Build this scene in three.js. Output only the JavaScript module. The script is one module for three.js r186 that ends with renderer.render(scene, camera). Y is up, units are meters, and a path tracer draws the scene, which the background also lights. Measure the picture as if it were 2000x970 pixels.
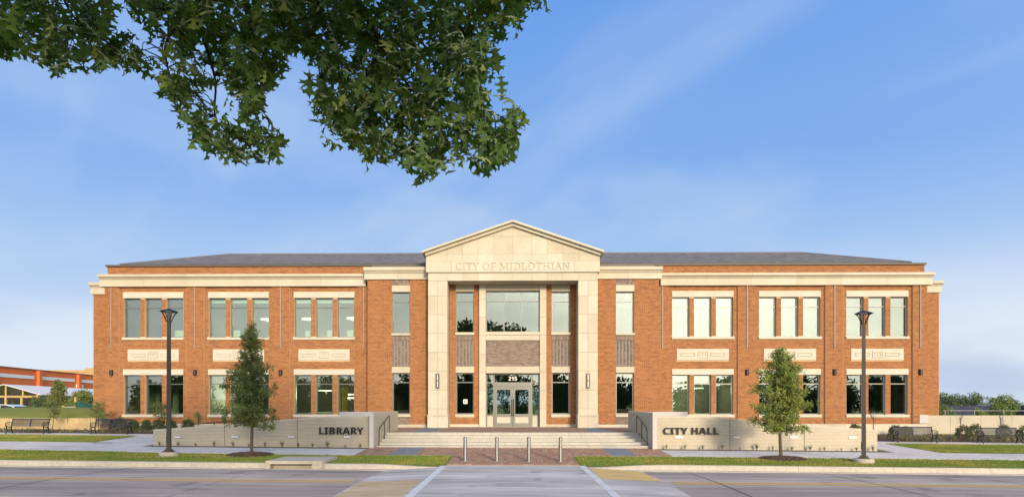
import * as THREE from 'three';
import { mergeGeometries } from 'three/addons/utils/BufferGeometryUtils.js';
import { FontLoader } from 'three/addons/loaders/FontLoader.js';
import { ImprovedNoise } from 'three/addons/math/ImprovedNoise.js';

// ------------------------------------------------------------------ camera, sky, sun, exposure
const scene = new THREE.Scene();
const V = (x, y, z) => new THREE.Vector3(x, y, z);
const EYE = 1.93, BACK = 35.8;                       // eye height above the crossing, distance to the wing walls
const camera = new THREE.PerspectiveCamera(2 * Math.atan(485 / 1300) * 180 / Math.PI, 2000 / 970, 0.1, 900);
camera.position.set(0, EYE, BACK);
camera.rotation.y = 0.0127;
camera.setViewOffset(2000, 970, 15, -305, 2000, 970);   // shifted lens: verticals stay vertical
const renderer = new THREE.WebGLRenderer({ antialias: true });
renderer.toneMapping = THREE.LinearToneMapping;
renderer.toneMappingExposure = 1.45;
renderer.shadowMap.enabled = true;

const SUN_AZ = 17 * Math.PI / 180, SUN_EL = 14 * Math.PI / 180;   // low, behind the camera and to the right
const sunDir = V(Math.sin(SUN_AZ) * Math.cos(SUN_EL), Math.sin(SUN_EL), Math.cos(SUN_AZ) * Math.cos(SUN_EL));
const sun = new THREE.DirectionalLight(new THREE.Color(1, 0.815, 0.57), 2.6);
sun.position.copy(sunDir).multiplyScalar(120);
sun.castShadow = true; sun.shadow.radius = 17; sun.shadow.mapSize.set(4096, 4096);
Object.assign(sun.shadow.camera, { left: -60, right: 60, top: 40, bottom: -40, near: 1, far: 320 });
scene.add(sun, sun.target);

const noise = new ImprovedNoise();
const fbm = (x, y, z, o = 4) => { let s = 0, a = 0.5; for (let i = 0; i < o; i++) { s += a * noise.noise(x, y, z); x *= 2.03; y *= 2.03; z *= 2.03; a *= 0.5; } return s; };
const clamp = (v, a = 0, b = 1) => Math.min(b, Math.max(a, v));
const smooth = (a, b, v) => { const t = clamp((v - a) / (b - a)); return t * t * (3 - 2 * t); };
const lerp = (a, b, t) => a + (b - a) * t;
const lin = (c) => { c /= 255; return c <= 0.04045 ? c / 12.92 : ((c + 0.055) / 1.055) ** 2.4; };
const rgb = (r, g, b) => [lin(r), lin(g), lin(b)];
{
  const W = 2048, H = 1024, data = new Float32Array(W * H * 4);
  const stops = [[0, rgb(196, 211, 232)], [3, rgb(208, 221, 237)], [7, rgb(190, 211, 238)], [12, rgb(162, 194, 236)], [19, rgb(128, 172, 232)], [26, rgb(116, 164, 230)], [33, rgb(100, 153, 227)], [40, rgb(76, 135, 220)], [55, rgb(92, 142, 214)], [90, rgb(92, 138, 205)]];
  const K = 0.73;                                     // the picture is exposed a little up
  for (let j = 0; j < H; j++) {
    const el = ((j + 0.5) / H - 0.5) * Math.PI, e = el * 180 / Math.PI;
    for (let i = 0; i < W; i++) {
      const at = (j * W + i) * 4, ph = ((i + 0.5) / W - 0.5) * 2 * Math.PI;
      if (e < 0) { data[at] = 0.2; data[at + 1] = 0.19; data[at + 2] = 0.16; data[at + 3] = 1; continue; }
      const x = Math.cos(ph) * Math.cos(el), y = Math.sin(el), z = Math.sin(ph) * Math.cos(el);
      let k = 0; while (k < stops.length - 2 && stops[k + 1][0] < e) k++;
      const t = clamp((e - stops[k][0]) / (stops[k + 1][0] - stops[k][0]));
      let c = [0, 1, 2].map((n) => lerp(stops[k][1][n], stops[k + 1][1][n], t));
      // thin high cloud: long soft streaks that lean to the right, and a low bank over the horizon
      const px = x / (y + 0.25), pz = z / (y + 0.25);
      const u = px * 0.62 + pz * 0.78, v = -px * 0.78 + pz * 0.62;
      const band = smooth(0.0, 0.5, fbm(u * 0.8 + 3.7, v * 2.2 + 1.2, 0.4, 5) + 0.12);
      const fine = 0.65 + 0.8 * fbm(u * 2.5, v * 9, 4.2, 5);
      const cir = clamp(band * fine * 0.32 + 0.22 * smooth(0.1, 0.45, fbm(u * 1.6 + 9, v * 1.1 + 4, 2.2, 5) + 0.1), 0, 0.6);
      const white = [0.64, 0.73, 0.86];
      for (let n = 0; n < 3; n++) c[n] = lerp(c[n], white[n], cir);
      const bank = smooth(0.04, 0.3, fbm(ph * 3.2, e * 0.16 + 2, 8.1, 5) + 0.1 * (1 - Math.abs(e - 3.5) / 3)) * smooth(9, 4, e);
      const grey = rgb(176, 192, 222);
      for (let n = 0; n < 3; n++) c[n] = lerp(c[n], grey[n], 0.6 * bank);
      const pale = 0.5 * smooth(0.0, 0.35, fbm(ph * 1.7 + 5, e * 0.12, 3.9, 5) + 0.24) * smooth(14, 5, e); for (let n = 0; n < 3; n++) c[n] = lerp(c[n], [0.8, 0.85, 0.92][n], pale);
      // warm glow round the low sun, out of view, widened to light the ground
      const ang = Math.acos(clamp(x * sunDir.x + y * sunDir.y + z * sunDir.z, -1, 1)) * 180 / Math.PI;
      const soft = 0.8 + 0.5 * fbm(ph * 4, e * 0.2, 1.7, 4);
      const glow = (8 * Math.exp(-ang / 8) + 2.9 * Math.exp(-ang / 36) * smooth(135, 60, ang)) * soft;
      const warm = [1, 0.92, 0.72];
      for (let n = 0; n < 3; n++) data[at + n] = K * (c[n] * (1 - 0.5 * Math.exp(-ang / 28)) + warm[n] * glow);
      data[at + 3] = 1;
    }
  }
  const sky = new THREE.DataTexture(data, W, H, THREE.RGBAFormat, THREE.FloatType);
  sky.mapping = THREE.EquirectangularReflectionMapping; sky.magFilter = THREE.LinearFilter; sky.minFilter = THREE.LinearFilter; sky.needsUpdate = true;
  scene.background = sky; scene.environment = sky;
}

// ------------------------------------------------------------------ helpers
let seedState = 12345;
const seed = (n) => { seedState = n | 0; };
const rnd = () => { seedState = (seedState + 0x6d2b79f5) | 0; let t = Math.imul(seedState ^ (seedState >>> 15), 1 | seedState); t = (t + Math.imul(t ^ (t >>> 7), 61 | t)) ^ t; return ((t ^ (t >>> 14)) >>> 0) / 4294967296; };
const rr = (a, b) => a + (b - a) * rnd();
const taken = new Map();
function numbered(name) { const n = taken.get(name) ?? 0; taken.set(name, n + 1); return n ? `${name}_${String(n).padStart(3, '0')}` : name; }
function tag(o, label, category, group, kind) { o.userData = { label }; if (category) o.userData.category = category; if (group) o.userData.group = group; if (kind) o.userData.kind = kind; return o; }
function mesh(parent, name, geometry, material, pos) {
  const m = new THREE.Mesh(geometry, material); m.name = parent === scene ? numbered(name) : name;
  m.castShadow = m.receiveShadow = true; if (pos) m.position.set(...pos); parent.add(m); return m;
}
function thing(name, label, category, pos = [0, 0, 0], ry = 0, group) {
  const g = new THREE.Group(); g.name = numbered(name); g.position.set(...pos); g.rotation.y = ry; scene.add(g); return tag(g, label, category, group);
}
function part(parent, name, pos) { const g = new THREE.Group(); g.name = name; if (pos) g.position.set(...pos); parent.add(g); return g; }
function structure(name, label, geometry, material) { const m = mesh(scene, name, geometry, material); m.userData = { label, kind: 'structure' }; return m; }
function copyOf(o, label, pos, ry) { const c = o.clone(); c.name = numbered(o.name.replace(/_\d{3}$/, '')); c.userData = { ...o.userData, label }; c.position.set(...pos); if (ry !== undefined) c.rotation.y = ry; scene.add(c); return c; }
function copies(parent, name, geometry, material, mats, cols, kind = 'stuff') {
  const m = new THREE.InstancedMesh(geometry, material, mats.length); m.name = parent === scene ? numbered(name) : name;
  mats.forEach((x, i) => m.setMatrixAt(i, x));
  if (cols) cols.forEach((c, i) => m.setColorAt(i, c));
  m.castShadow = m.receiveShadow = true; m.userData.kind = kind; parent.add(m); return m;
}
const NTH = ['first', 'second', 'third', 'fourth', 'fifth', 'sixth', 'seventh', 'eighth', 'ninth', 'tenth', 'eleventh', 'twelfth', 'thirteenth', 'fourteenth', 'fifteenth', 'sixteenth', 'seventeenth', 'eighteenth', 'nineteenth', 'twentieth'];
// metre-sized texture coordinates taken from each face's direction
function uvm(g, s = 1) {
  g = g.index ? g.toNonIndexed() : g; if (!g.attributes.normal) g.computeVertexNormals();
  const p = g.attributes.position, n = g.attributes.normal, uv = new Float32Array(p.count * 2);
  for (let i = 0; i < p.count; i++) {
    const ax = Math.abs(n.getX(i)), ay = Math.abs(n.getY(i)), az = Math.abs(n.getZ(i));
    const a = ay >= ax && ay >= az ? [p.getX(i), p.getZ(i)] : ax >= az ? [p.getZ(i), p.getY(i)] : [p.getX(i), p.getY(i)];
    uv[2 * i] = a[0] * s; uv[2 * i + 1] = a[1] * s;
  }
  g.setAttribute('uv', new THREE.BufferAttribute(uv, 2)); return g;
}
const box = (x0, x1, y0, y1, z0, z1) => uvm(new THREE.BoxGeometry(Math.abs(x1 - x0), Math.abs(y1 - y0), Math.abs(z1 - z0)).translate((x0 + x1) / 2, (y0 + y1) / 2, (z0 + z1) / 2));
const cyl = (r0, r1, h, x, y, z, n = 12) => uvm(new THREE.CylinderGeometry(r1, r0, h, n).translate(x, y + h / 2, z));
function merge(list) { const l = list.map((g) => { const q = g.index ? g.toNonIndexed() : g.clone(); for (const k of Object.keys(q.attributes)) if (!['position', 'normal', 'uv'].includes(k)) q.deleteAttribute(k); if (!q.attributes.uv) q.setAttribute('uv', new THREE.BufferAttribute(new Float32Array(q.attributes.position.count * 2), 2)); return q; }); return l.length > 1 ? mergeGeometries(l) : l[0]; }
function extrude(pts, depth, holes = []) {           // an outline in x, y pushed along z from 0 to depth
  const s = new THREE.Shape(pts.map(([x, y]) => new THREE.Vector2(x, y)));
  for (const h of holes) s.holes.push(new THREE.Path(h.map(([x, y]) => new THREE.Vector2(x, y))));
  return uvm(new THREE.ExtrudeGeometry(s, { depth, bevelEnabled: false }));
}
const profileX = (zy, x0, x1) => { const g = extrude(zy.map(([z, y]) => [-z, y]), x1 - x0); g.rotateY(Math.PI / 2); g.translate(x0, 0, 0); return uvm(g); };
function tube(points, radii, seg = 6, around = 6, bend = true) {
  const curve = points.length > 2 && bend ? new THREE.CatmullRomCurve3(points) : null, pos = [], nor = [], idx = [];
  const n = curve ? seg : points.length - 1, fr = [];
  for (let i = 0; i <= n; i++) fr.push(curve ? curve.getPoint(i / n) : points[i].clone());
  let side = null;
  for (let i = 0; i <= n; i++) {
    const d = fr[Math.min(n, i + 1)].clone().sub(fr[Math.max(0, i - 1)]).normalize();
    if (!side) side = Math.abs(d.y) < 0.9 ? V(0, 1, 0).cross(d).normalize() : V(1, 0, 0).cross(d).normalize();
    side.sub(d.clone().multiplyScalar(side.dot(d))).normalize();
    const up = d.clone().cross(side), t = i / n * (radii.length - 1), k = Math.min(radii.length - 2, Math.floor(t)), r = radii.length > 1 ? lerp(radii[k], radii[k + 1], t - k) : radii[0];
    for (let a = 0; a < around; a++) { const q = a / around * 2 * Math.PI, o = side.clone().multiplyScalar(Math.cos(q)).addScaledVector(up, Math.sin(q)); nor.push(o.x, o.y, o.z); const p = fr[i].clone().addScaledVector(o, r); pos.push(p.x, p.y, p.z); }
  }
  for (let i = 0; i < n; i++) for (let a = 0; a < around; a++) { const b = (a + 1) % around, p = i * around + a, q = i * around + b, r = p + around, s = q + around; idx.push(p, q, r, q, s, r); }
  for (const [i0, rev] of [[0, 1], [n * around, 0]]) for (let a = 1; a < around - 1; a++) rev ? idx.push(i0, i0 + a + 1, i0 + a) : idx.push(i0, i0 + a, i0 + a + 1);
  const g = new THREE.BufferGeometry(); g.setAttribute('position', new THREE.Float32BufferAttribute(pos, 3)); g.setAttribute('normal', new THREE.Float32BufferAttribute(nor, 3)); g.setIndex(idx); return uvm(g);
}
const M4 = (pos, quat, scale) => new THREE.Matrix4().compose(pos, quat ?? new THREE.Quaternion(), scale ?? V(1, 1, 1));
const turn = (x, y, z) => new THREE.Quaternion().setFromEuler(new THREE.Euler(x, y, z, 'YXZ'));

// ------------------------------------------------------------------ materials
function tex(size, fn, srgb = true) {                 // tiles: fn gets periodic coordinates
  const d = new Uint8Array(size * size * 4);
  for (let j = 0; j < size; j++) for (let i = 0; i < size; i++) { const c = fn(i / size, j / size); for (let k = 0; k < 3; k++) d[(j * size + i) * 4 + k] = clamp(c[k] ?? c[0]) * 255; d[(j * size + i) * 4 + 3] = 255; }
  const t = new THREE.DataTexture(d, size, size); t.wrapS = t.wrapT = THREE.RepeatWrapping; t.magFilter = THREE.LinearFilter; t.minFilter = THREE.LinearMipmapLinearFilter; t.generateMipmaps = true;
  if (srgb) t.colorSpace = THREE.SRGBColorSpace; t.needsUpdate = true; return t;
}
const hash = (i, j, k) => { let h = Math.imul(i | 0, 374761393) ^ Math.imul(j | 0, 668265263) ^ Math.imul(k | 0, 2147483647 - 58); h = Math.imul(h ^ (h >>> 13), 1274126177); return ((h ^ (h >>> 16)) >>> 0) / 4294967296; };
function tileNoise(u, v, f, k = 0) { const x = u * f, y = v * f, i = Math.floor(x), j = Math.floor(y), a = x - i, b = y - j, s = a * a * (3 - 2 * a), t = b * b * (3 - 2 * b), w = (n) => ((n % f) + f) % f; return lerp(lerp(hash(w(i), w(j), k), hash(w(i + 1), w(j), k), s), lerp(hash(w(i), w(j + 1), k), hash(w(i + 1), w(j + 1), k), s), t); }
const tn = (u, v, f, o = 4, k = 0) => { let s = 0, a = 0.5, n = 0; for (let q = 0; q < o; q++) { s += a * tileNoise(u, v, f * 2 ** q, k + q); n += a; a *= 0.55; } return s / n; };
const grain = (amp, f, o, k, tint = [1, 1, 1]) => tex(512, (u, v) => { const n = 1 - amp + amp * 2 * (0.6 * tn(u, v, f, o, k) + 0.4 * tn(u, v, f * 16, 3, k + 9)) * 0.5; return tint.map((t) => Math.sqrt(clamp(n)) * t); });
const repeatOf = (t, r) => { const c = t.clone(); c.repeat.set(r, r); c.needsUpdate = true; return c; };
const mottled = grain(0.30, 4, 5, 1), speckled = grain(0.5, 16, 4, 21), patchy = grain(0.55, 3, 6, 41);
const bumpy = tex(512, (u, v) => [tn(u, v, 24, 4, 70)], false);
const streaks = tex(512, (u, v) => { const n = 0.72 + 0.28 * tn(u, v, 6, 4, 77); return [n * (0.94 + 0.06 * tn(u * 1, v, 64, 2, 80))]; });
const tn2 = (u, v, fx, fy, k) => { const x = u * fx, y = v * fy, i = Math.floor(x), j = Math.floor(y), a = x - i, b = y - j, s = a * a * (3 - 2 * a), t = b * b * (3 - 2 * b), h = (p, q) => hash(((p % fx) + fx) % fx, ((q % fy) + fy) % fy, k); return lerp(lerp(h(i, j), h(i + 1, j), s), lerp(h(i, j + 1), h(i + 1, j + 1), s), t); };
// a driven surface: stone speckle, streaks left along the lanes, darker patches and small stains
const worn = tex(1024, (u, v) => { const st = 0.55 * tn2(u, v, 2, 18, 300) + 0.45 * tn2(u, v, 5, 70, 301), bl = tn(u, v, 5, 4, 310), sp = hash(Math.floor(u * 1024), Math.floor(v * 1024), 320), stain = smooth(0.7, 0.8, tn(u, v, 9, 3, 330)); const n = 0.58 + 0.31 * st + 0.17 * bl + 0.16 * (sp - 0.5) - 0.13 * stain; return [n, n * 0.995, n * 0.99]; });
const std = (c, roughness = 0.85, o = {}) => { const m = new THREE.MeshStandardMaterial({ roughness, ...o }); m.color.setRGB(...c); return m; };
const phys = (c, roughness, o = {}) => { const m = new THREE.MeshPhysicalMaterial({ roughness, ...o }); m.color.setRGB(...c); return m; };
const map = (t, r = 1) => (r === 1 ? t : repeatOf(t, r));
const MT = {
  stone: std([0.6, 0.535, 0.415], 0.85, { map: map(mottled, 0.35), bumpMap: map(bumpy, 1.2), bumpScale: 0.002 }),
  stoneB: std([0.57, 0.5, 0.38], 0.85, { map: map(mottled, 0.4), bumpMap: map(bumpy, 1.2), bumpScale: 0.002 }),
  stoneC: std([0.63, 0.57, 0.455], 0.85, { map: map(mottled, 0.3), bumpMap: map(bumpy, 1.2), bumpScale: 0.002 }),
  joint: std([0.3, 0.245, 0.16], 0.95),
  mortar: std([0.6, 0.42, 0.24], 0.95),
  greyMortar: std([0.25, 0.22, 0.2], 0.95),
  brick: std([1, 1, 1], 0.88, { map: map(speckled, 2), bumpMap: map(bumpy, 3), bumpScale: 0.002 }),
  frame: std([0.17, 0.175, 0.165], 0.42, { metalness: 0.55 }),
  doorFrame: std([0.17, 0.168, 0.155], 0.42, { metalness: 0.45 }),
  panel: std([0.5, 0.45, 0.35], 0.6),
  black: std([0.012, 0.011, 0.012], 0.7),
  blackMetal: std([0.02, 0.021, 0.026], 0.38, { metalness: 0.3 }),
  bronze: std([0.055, 0.05, 0.042], 0.45, { metalness: 0.4 }),
  navy: std([0.009, 0.012, 0.026], 0.5),
  gutter: std([0.10, 0.085, 0.07], 0.6, { metalness: 0.2 }),
  steel: std([0.34, 0.325, 0.3], 0.42, { metalness: 0.95 }),
  grey: std([0.3, 0.3, 0.31], 0.5, { metalness: 0.4 }),
  lintel: std([0.62, 0.565, 0.465], 0.85, { map: map(mottled, 0.35), bumpMap: map(bumpy, 1.2), bumpScale: 0.002 }),
  strip: std([0.3, 0.28, 0.26], 0.6, { metalness: 0.2 }),
  white: std([0.8, 0.8, 0.78], 0.5),
  roof: std([0.22, 0.205, 0.21], 0.9, { map: map(speckled, 1) }),
  shingle: std([1, 1, 1], 0.9, { map: map(speckled, 1) }),
  ribbed: std([0.61, 0.54, 0.425], 0.9, { map: map(mottled, 0.5), bumpMap: map(bumpy, 2), bumpScale: 0.002 }),
  smoothConcrete: std([0.6, 0.56, 0.52], 0.85, { map: map(mottled, 0.5) }),
  concrete: std([0.8, 0.74, 0.69], 0.9, { map: map(patchy, 0.25), bumpMap: map(bumpy, 2), bumpScale: 0.003 }),
  kerb: std([0.64, 0.565, 0.455], 0.9, { map: map(patchy, 0.3), bumpMap: map(bumpy, 2), bumpScale: 0.003 }),
  step: std([0.68, 0.625, 0.53], 0.88, { map: map(patchy, 0.3) }),
  table: std([0.7, 0.655, 0.625], 0.85, { map: map(worn, 0.17), bumpMap: map(bumpy, 2), bumpScale: 0.003 }),
  asphalt: std([0.53, 0.45, 0.4], 0.92, { map: map(worn, 0.11), bumpMap: map(bumpy, 4), bumpScale: 0.004 }),
  seal: std([0.03, 0.028, 0.03], 0.7),
  yellow: std([0.82, 0.47, 0.07], 0.75, { map: map(mottled, 1.6) }),
  ochre: std([0.85, 0.57, 0.2], 0.85, { map: map(patchy, 0.9) }),
  whitePaint: std([0.85, 0.85, 0.86], 0.75, { map: map(patchy, 0.8) }),
  paver: std([1, 1, 1], 0.9, { map: map(speckled, 2) }),
  sand: std([0.3, 0.24, 0.19], 0.95),
  turf: std([0.2, 0.235, 0.038], 1, { map: map(patchy, 0.2) }),
  playTurf: std([0.24, 0.27, 0.035], 1, { map: map(patchy, 0.4) }),
  mulch: std([0.13, 0.085, 0.06], 1, { map: map(speckled, 1.2), bumpMap: map(bumpy, 1), bumpScale: 0.03 }),
  limestone: std([0.68, 0.52, 0.27], 0.95, { map: map(patchy, 0.6), bumpMap: map(bumpy, 0.8), bumpScale: 0.03 }),
  timber: std([0.52, 0.37, 0.16], 0.85, { map: map(mottled, 0.8) }),
  bark: std([0.14, 0.105, 0.075], 0.95, { map: map(speckled, 1.5), bumpMap: map(bumpy, 2), bumpScale: 0.01 }),
  darkBark: std([0.045, 0.035, 0.028], 0.95, { map: map(speckled, 1.5), bumpMap: map(bumpy, 2), bumpScale: 0.01 }),
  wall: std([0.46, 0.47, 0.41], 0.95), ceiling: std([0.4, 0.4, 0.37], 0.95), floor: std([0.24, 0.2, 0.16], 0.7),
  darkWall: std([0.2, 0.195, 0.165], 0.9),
  wood: std([0.16, 0.085, 0.045], 0.6), cushion: std([0.05, 0.06, 0.05], 0.9),
  redWall: std([0.85, 0.2, 0.055], 0.9, { map: map(mottled, 0.15) }),
  tanWall: std([0.5, 0.35, 0.16], 0.9, { map: map(mottled, 0.15) }),
  metalRoof: std([0.7, 0.67, 0.63], 0.75),
  carPaint: phys([0.75, 0.76, 0.78], 0.3, { clearcoat: 1, clearcoatRoughness: 0.05 }),
  slide: std([0.01, 0.075, 0.06], 0.35),
  tyre: std([0.02, 0.02, 0.02], 0.9),
  dark: std([0.16, 0.13, 0.1], 0.8),
  shopGlass: std([0.07, 0.08, 0.085], 0.1),
  precast: std([0.53, 0.47, 0.37], 0.9, { map: map(mottled, 0.4) }),
  // coated double glazing: partly mirrors, partly passes with a green cast
  glass: phys([0.74, 0.86, 0.76], 0.0, { transmission: 1, thickness: 0, ior: 2.33 }),
  clear: phys([0.8, 0.88, 0.82], 0.0, { transmission: 1, thickness: 0, ior: 1.6 }),
  lampGlow: std([0.9, 0.9, 0.85], 0.6, { emissive: new THREE.Color(1, 0.93, 0.78), emissiveIntensity: 1.3 }),
  frost: std([0.6, 0.58, 0.53], 0.5),
};
const leafMat = (c, t = 0.3) => phys(c, 0.95, { transmission: t, thickness: 0, side: THREE.DoubleSide });

// ground level: rises from the kerb to the building and falls from left to right along the street
const steps = (x, xs, ys) => { if (x <= xs[0]) return ys[0]; for (let i = 1; i < xs.length; i++) if (x <= xs[i]) return lerp(ys[i - 1], ys[i], (x - xs[i - 1]) / (xs[i] - xs[i - 1])); return ys[ys.length - 1]; };
const fall = (x) => { const a = Math.min(Math.abs(x), 40); return -Math.sign(x) * (0.003 * Math.min(a, 5.5) + 0.0095 * Math.max(0, a - 5.5)); };
const G = (x, z) => steps(z, [-60, -8, 0, 4.5, 9.6, 14.55, 60], [0.4, 0.5, 0.5, 0.36, 0.19, 0, 0]) + fall(x) * clamp(1 + z / 14) * (z < 0 ? 1 : 1);

// ------------------------------------------------------------------ ground, road, paving
function strip(x0, x1, nx, zA, zB, nz, lift, skirt = 0.08, level = G) {
  const fa = typeof zA === 'number' ? () => zA : zA, fb = typeof zB === 'number' ? () => zB : zB, pos = [], idx = [];
  const at = (i, j) => { const x = lerp(x0, x1, i / nx), z = lerp(fa(x), fb(x), j / nz); return [x, level(x, z) + lift, z]; };
  const quad = (a, b, c, d) => { const n = pos.length / 3; pos.push(...a, ...b, ...c, ...d); idx.push(n, n + 1, n + 2, n, n + 2, n + 3); };
  for (let i = 0; i < nx; i++) for (let j = 0; j < nz; j++) quad(at(i, j), at(i, j + 1), at(i + 1, j + 1), at(i + 1, j));
  const low = (p) => [p[0], p[1] - skirt, p[2]];
  if (skirt) {
    for (let i = 0; i < nx; i++) { quad(at(i, nz), low(at(i, nz)), low(at(i + 1, nz)), at(i + 1, nz)); quad(at(i + 1, 0), low(at(i + 1, 0)), low(at(i, 0)), at(i, 0)); }
    for (let j = 0; j < nz; j++) { quad(at(0, j), low(at(0, j)), low(at(0, j + 1)), at(0, j + 1)); quad(at(nx, j + 1), low(at(nx, j + 1)), low(at(nx, j)), at(nx, j)); }
  }
  const g = new THREE.BufferGeometry(); g.setAttribute('position', new THREE.Float32BufferAttribute(pos, 3)); g.setIndex(idx); g.computeVertexNormals(); return uvm(g);
}
{ // one sheet to the horizon, lowered under the road
  const xs = [-450, -120, -40, -30, -22, -14, -5.5, 0, 5.5, 14, 22, 30, 40, 120, 450], zs = [-450, -150, -60, -30, -14, -8, -4, 0, 2, 4.5, 7, 9.6, 12, 14.5, 14.56, 22.6, 22.66, 30, 60, 150, 450], pos = [], idx = [];
  for (const z of zs) for (const x of xs) pos.push(x, z > 14.52 && z < 22.62 ? fall(x) - 0.3 : G(x, z), z);
  for (let j = 0; j < zs.length - 1; j++) for (let i = 0; i < xs.length - 1; i++) { const a = j * xs.length + i, b = a + 1, c = a + xs.length, d = c + 1; idx.push(a, c, b, b, c, d); }
  const g = new THREE.BufferGeometry(); g.setAttribute('position', new THREE.Float32BufferAttribute(pos, 3)); g.setIndex(idx); g.computeVertexNormals();
  structure('ground', 'green mown lawn ground around the city hall and street', uvm(g), MT.turf);
}
const roadLevel = (x, z) => fall(x) - 0.14 + 0.07 * (1 - ((z - 18.6) / 4) ** 2);
const road = part(scene, 'road'); road.userData = { label: 'grey asphalt street running across the foreground', kind: 'structure' };
mesh(road, 'asphalt', merge([strip(-120, -3.9, 20, 15.2, 22.1, 6, 0, 0, roadLevel), strip(3.9, 120, 20, 15.2, 22.1, 6, 0, 0, roadLevel)]), MT.asphalt);
for (const x of [-33, -28.6, -24.4, -20.2, -16, -11.9, -7.5, 5.3, 9.4, 13.4, 17.6, 21.9, 26, 30.4]) mesh(road, 'sealed_joint', strip(x - 0.012, x + 0.012, 1, (q) => 15.2, 22.1, 8, 0.004, 0, roadLevel), MT.seal);
for (const [a, b] of [[-120, -4.15], [4.15, 120]]) for (const z of [18.46, 18.8]) mesh(road, 'yellow_line', strip(a, b, 20, z - 0.075, z + 0.075, 1, 0.004, 0, roadLevel), MT.yellow);
// gutters and kerbs, in lengths
const kerb = part(scene, 'kerb'); kerb.userData = { label: 'pale concrete kerb and gutter along the street', kind: 'structure' };
const kerbTop = (x, side) => fall(x) + 0.02 * 0 + (side > 0 ? 0 : 0);
for (const side of [1, -1]) {
  const zc = side > 0 ? 14.56 : 22.64, gz = side > 0 ? 1 : -1;
  let x = -66;
  for (let k = 0; k < 44; k++, x += 3.0) {
    for (const [a, b] of x + 3 <= -2.3 || x >= 2.3 ? [[x, x + 3]] : x < -2.3 ? [[x, -2.3]] : x + 3 > 2.3 ? [[2.3, x + 3]] : []) {
      if (b - a < 0.05) continue;
      if (side > 0 && a < -6 && b > -7.8) { // the storm inlet stands here
        for (const [p, q] of [[a, -7.82], [-5.98, b]]) if (q - p > 0.1) kerbPiece(p, q, zc, gz);
        continue;
      }
      kerbPiece(a, b, zc, gz);
    }
  }
}
function kerbPiece(a, b, zc, gz) {
  const e = 0.004, top = (x) => fall(x) + 0.035 - 0.09 * smooth(4.6, 2.4, Math.abs(x)), pos = [], idx = [], n = 6, c = [];
  const ring = (x) => [[0, -0.2], [0, top(x)], [0.13, top(x)], [0.16, top(x) - 0.02], [0.2, fall(x) - 0.125], [0.66, fall(x) - 0.11 + 0.01], [0.66, -0.3]].map(([z, y], k) => [x, k === 0 || k === 6 ? fall(x) - 0.3 : Math.max(y, k === 4 ? fall(x) - 0.125 : -9), zc + gz * z]);
  for (let i = 0; i <= n; i++) c.push(ring(lerp(a + e, b - e, i / n)));
  const quad = (p, q, r, s) => { const m = pos.length / 3; pos.push(...p, ...q, ...r, ...s); gz > 0 ? idx.push(m, m + 1, m + 2, m, m + 2, m + 3) : idx.push(m, m + 2, m + 1, m, m + 3, m + 2); };
  for (let i = 0; i < n; i++) for (let k = 0; k < 6; k++) quad(c[i][k], c[i][k + 1], c[i + 1][k + 1], c[i + 1][k]);
  for (const r of [c[0], c[n]]) for (let k = 1; k < 6; k++) quad(r[0], r[k], r[k + 1], r[k + 1]);
  const g = new THREE.BufferGeometry(); g.setAttribute('position', new THREE.Float32BufferAttribute(pos, 3)); g.setIndex(idx); g.computeVertexNormals();
  mesh(kerb, 'kerb_stone', uvm(g), MT.kerb);
}
// the raised crossing, its ramps and their paint
{
  const c = part(scene, 'raised_crossing'); c.userData = { label: 'raised grey concrete crossing between two white lines', kind: 'structure' };
  const flat = (x, z) => 0.0 + 0 * x - 0.01;
  mesh(c, 'crossing_slab', strip(-2.32, 2.32, 4, 14.63, 22.6, 6, 0, 0.3, flat), MT.table);
  const ramp = (s) => (x, z) => lerp(-0.012, roadLevel(s * 3.95, z) + 0.004, clamp((Math.abs(x) - 2.32) / 1.63));
  for (const s of [-1, 1]) {
    mesh(c, 'ramp', s < 0 ? strip(-3.95, -2.322, 6, 15.24, 22.05, 8, 0, 0.1, ramp(s)) : strip(2.322, 3.95, 6, 15.24, 22.05, 8, 0, 0.1, ramp(s)), MT.table);
    mesh(c, 'white_line', strip(s * 2.19 - 0.09, s * 2.19 + 0.09, 1, 14.66, 22.55, 8, 0.004, 0, flat), MT.whitePaint);
  }
  // on the left the ochre paint is worn to stripes, on the right it is nearly whole
  for (let k = 0; k < 11; k++) mesh(c, 'ochre_stripe', strip(-3.9, -2.34, 4, 18.72 + k * 0.3, 18.72 + k * 0.3 + 0.17, 1, 0.004, 0, ramp(-1)), MT.ochre);
  mesh(c, 'ochre_field', strip(2.34, 3.9, 4, 15.4, 18.35, 6, 0.004, 0, ramp(1)), MT.ochre);
}
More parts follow.
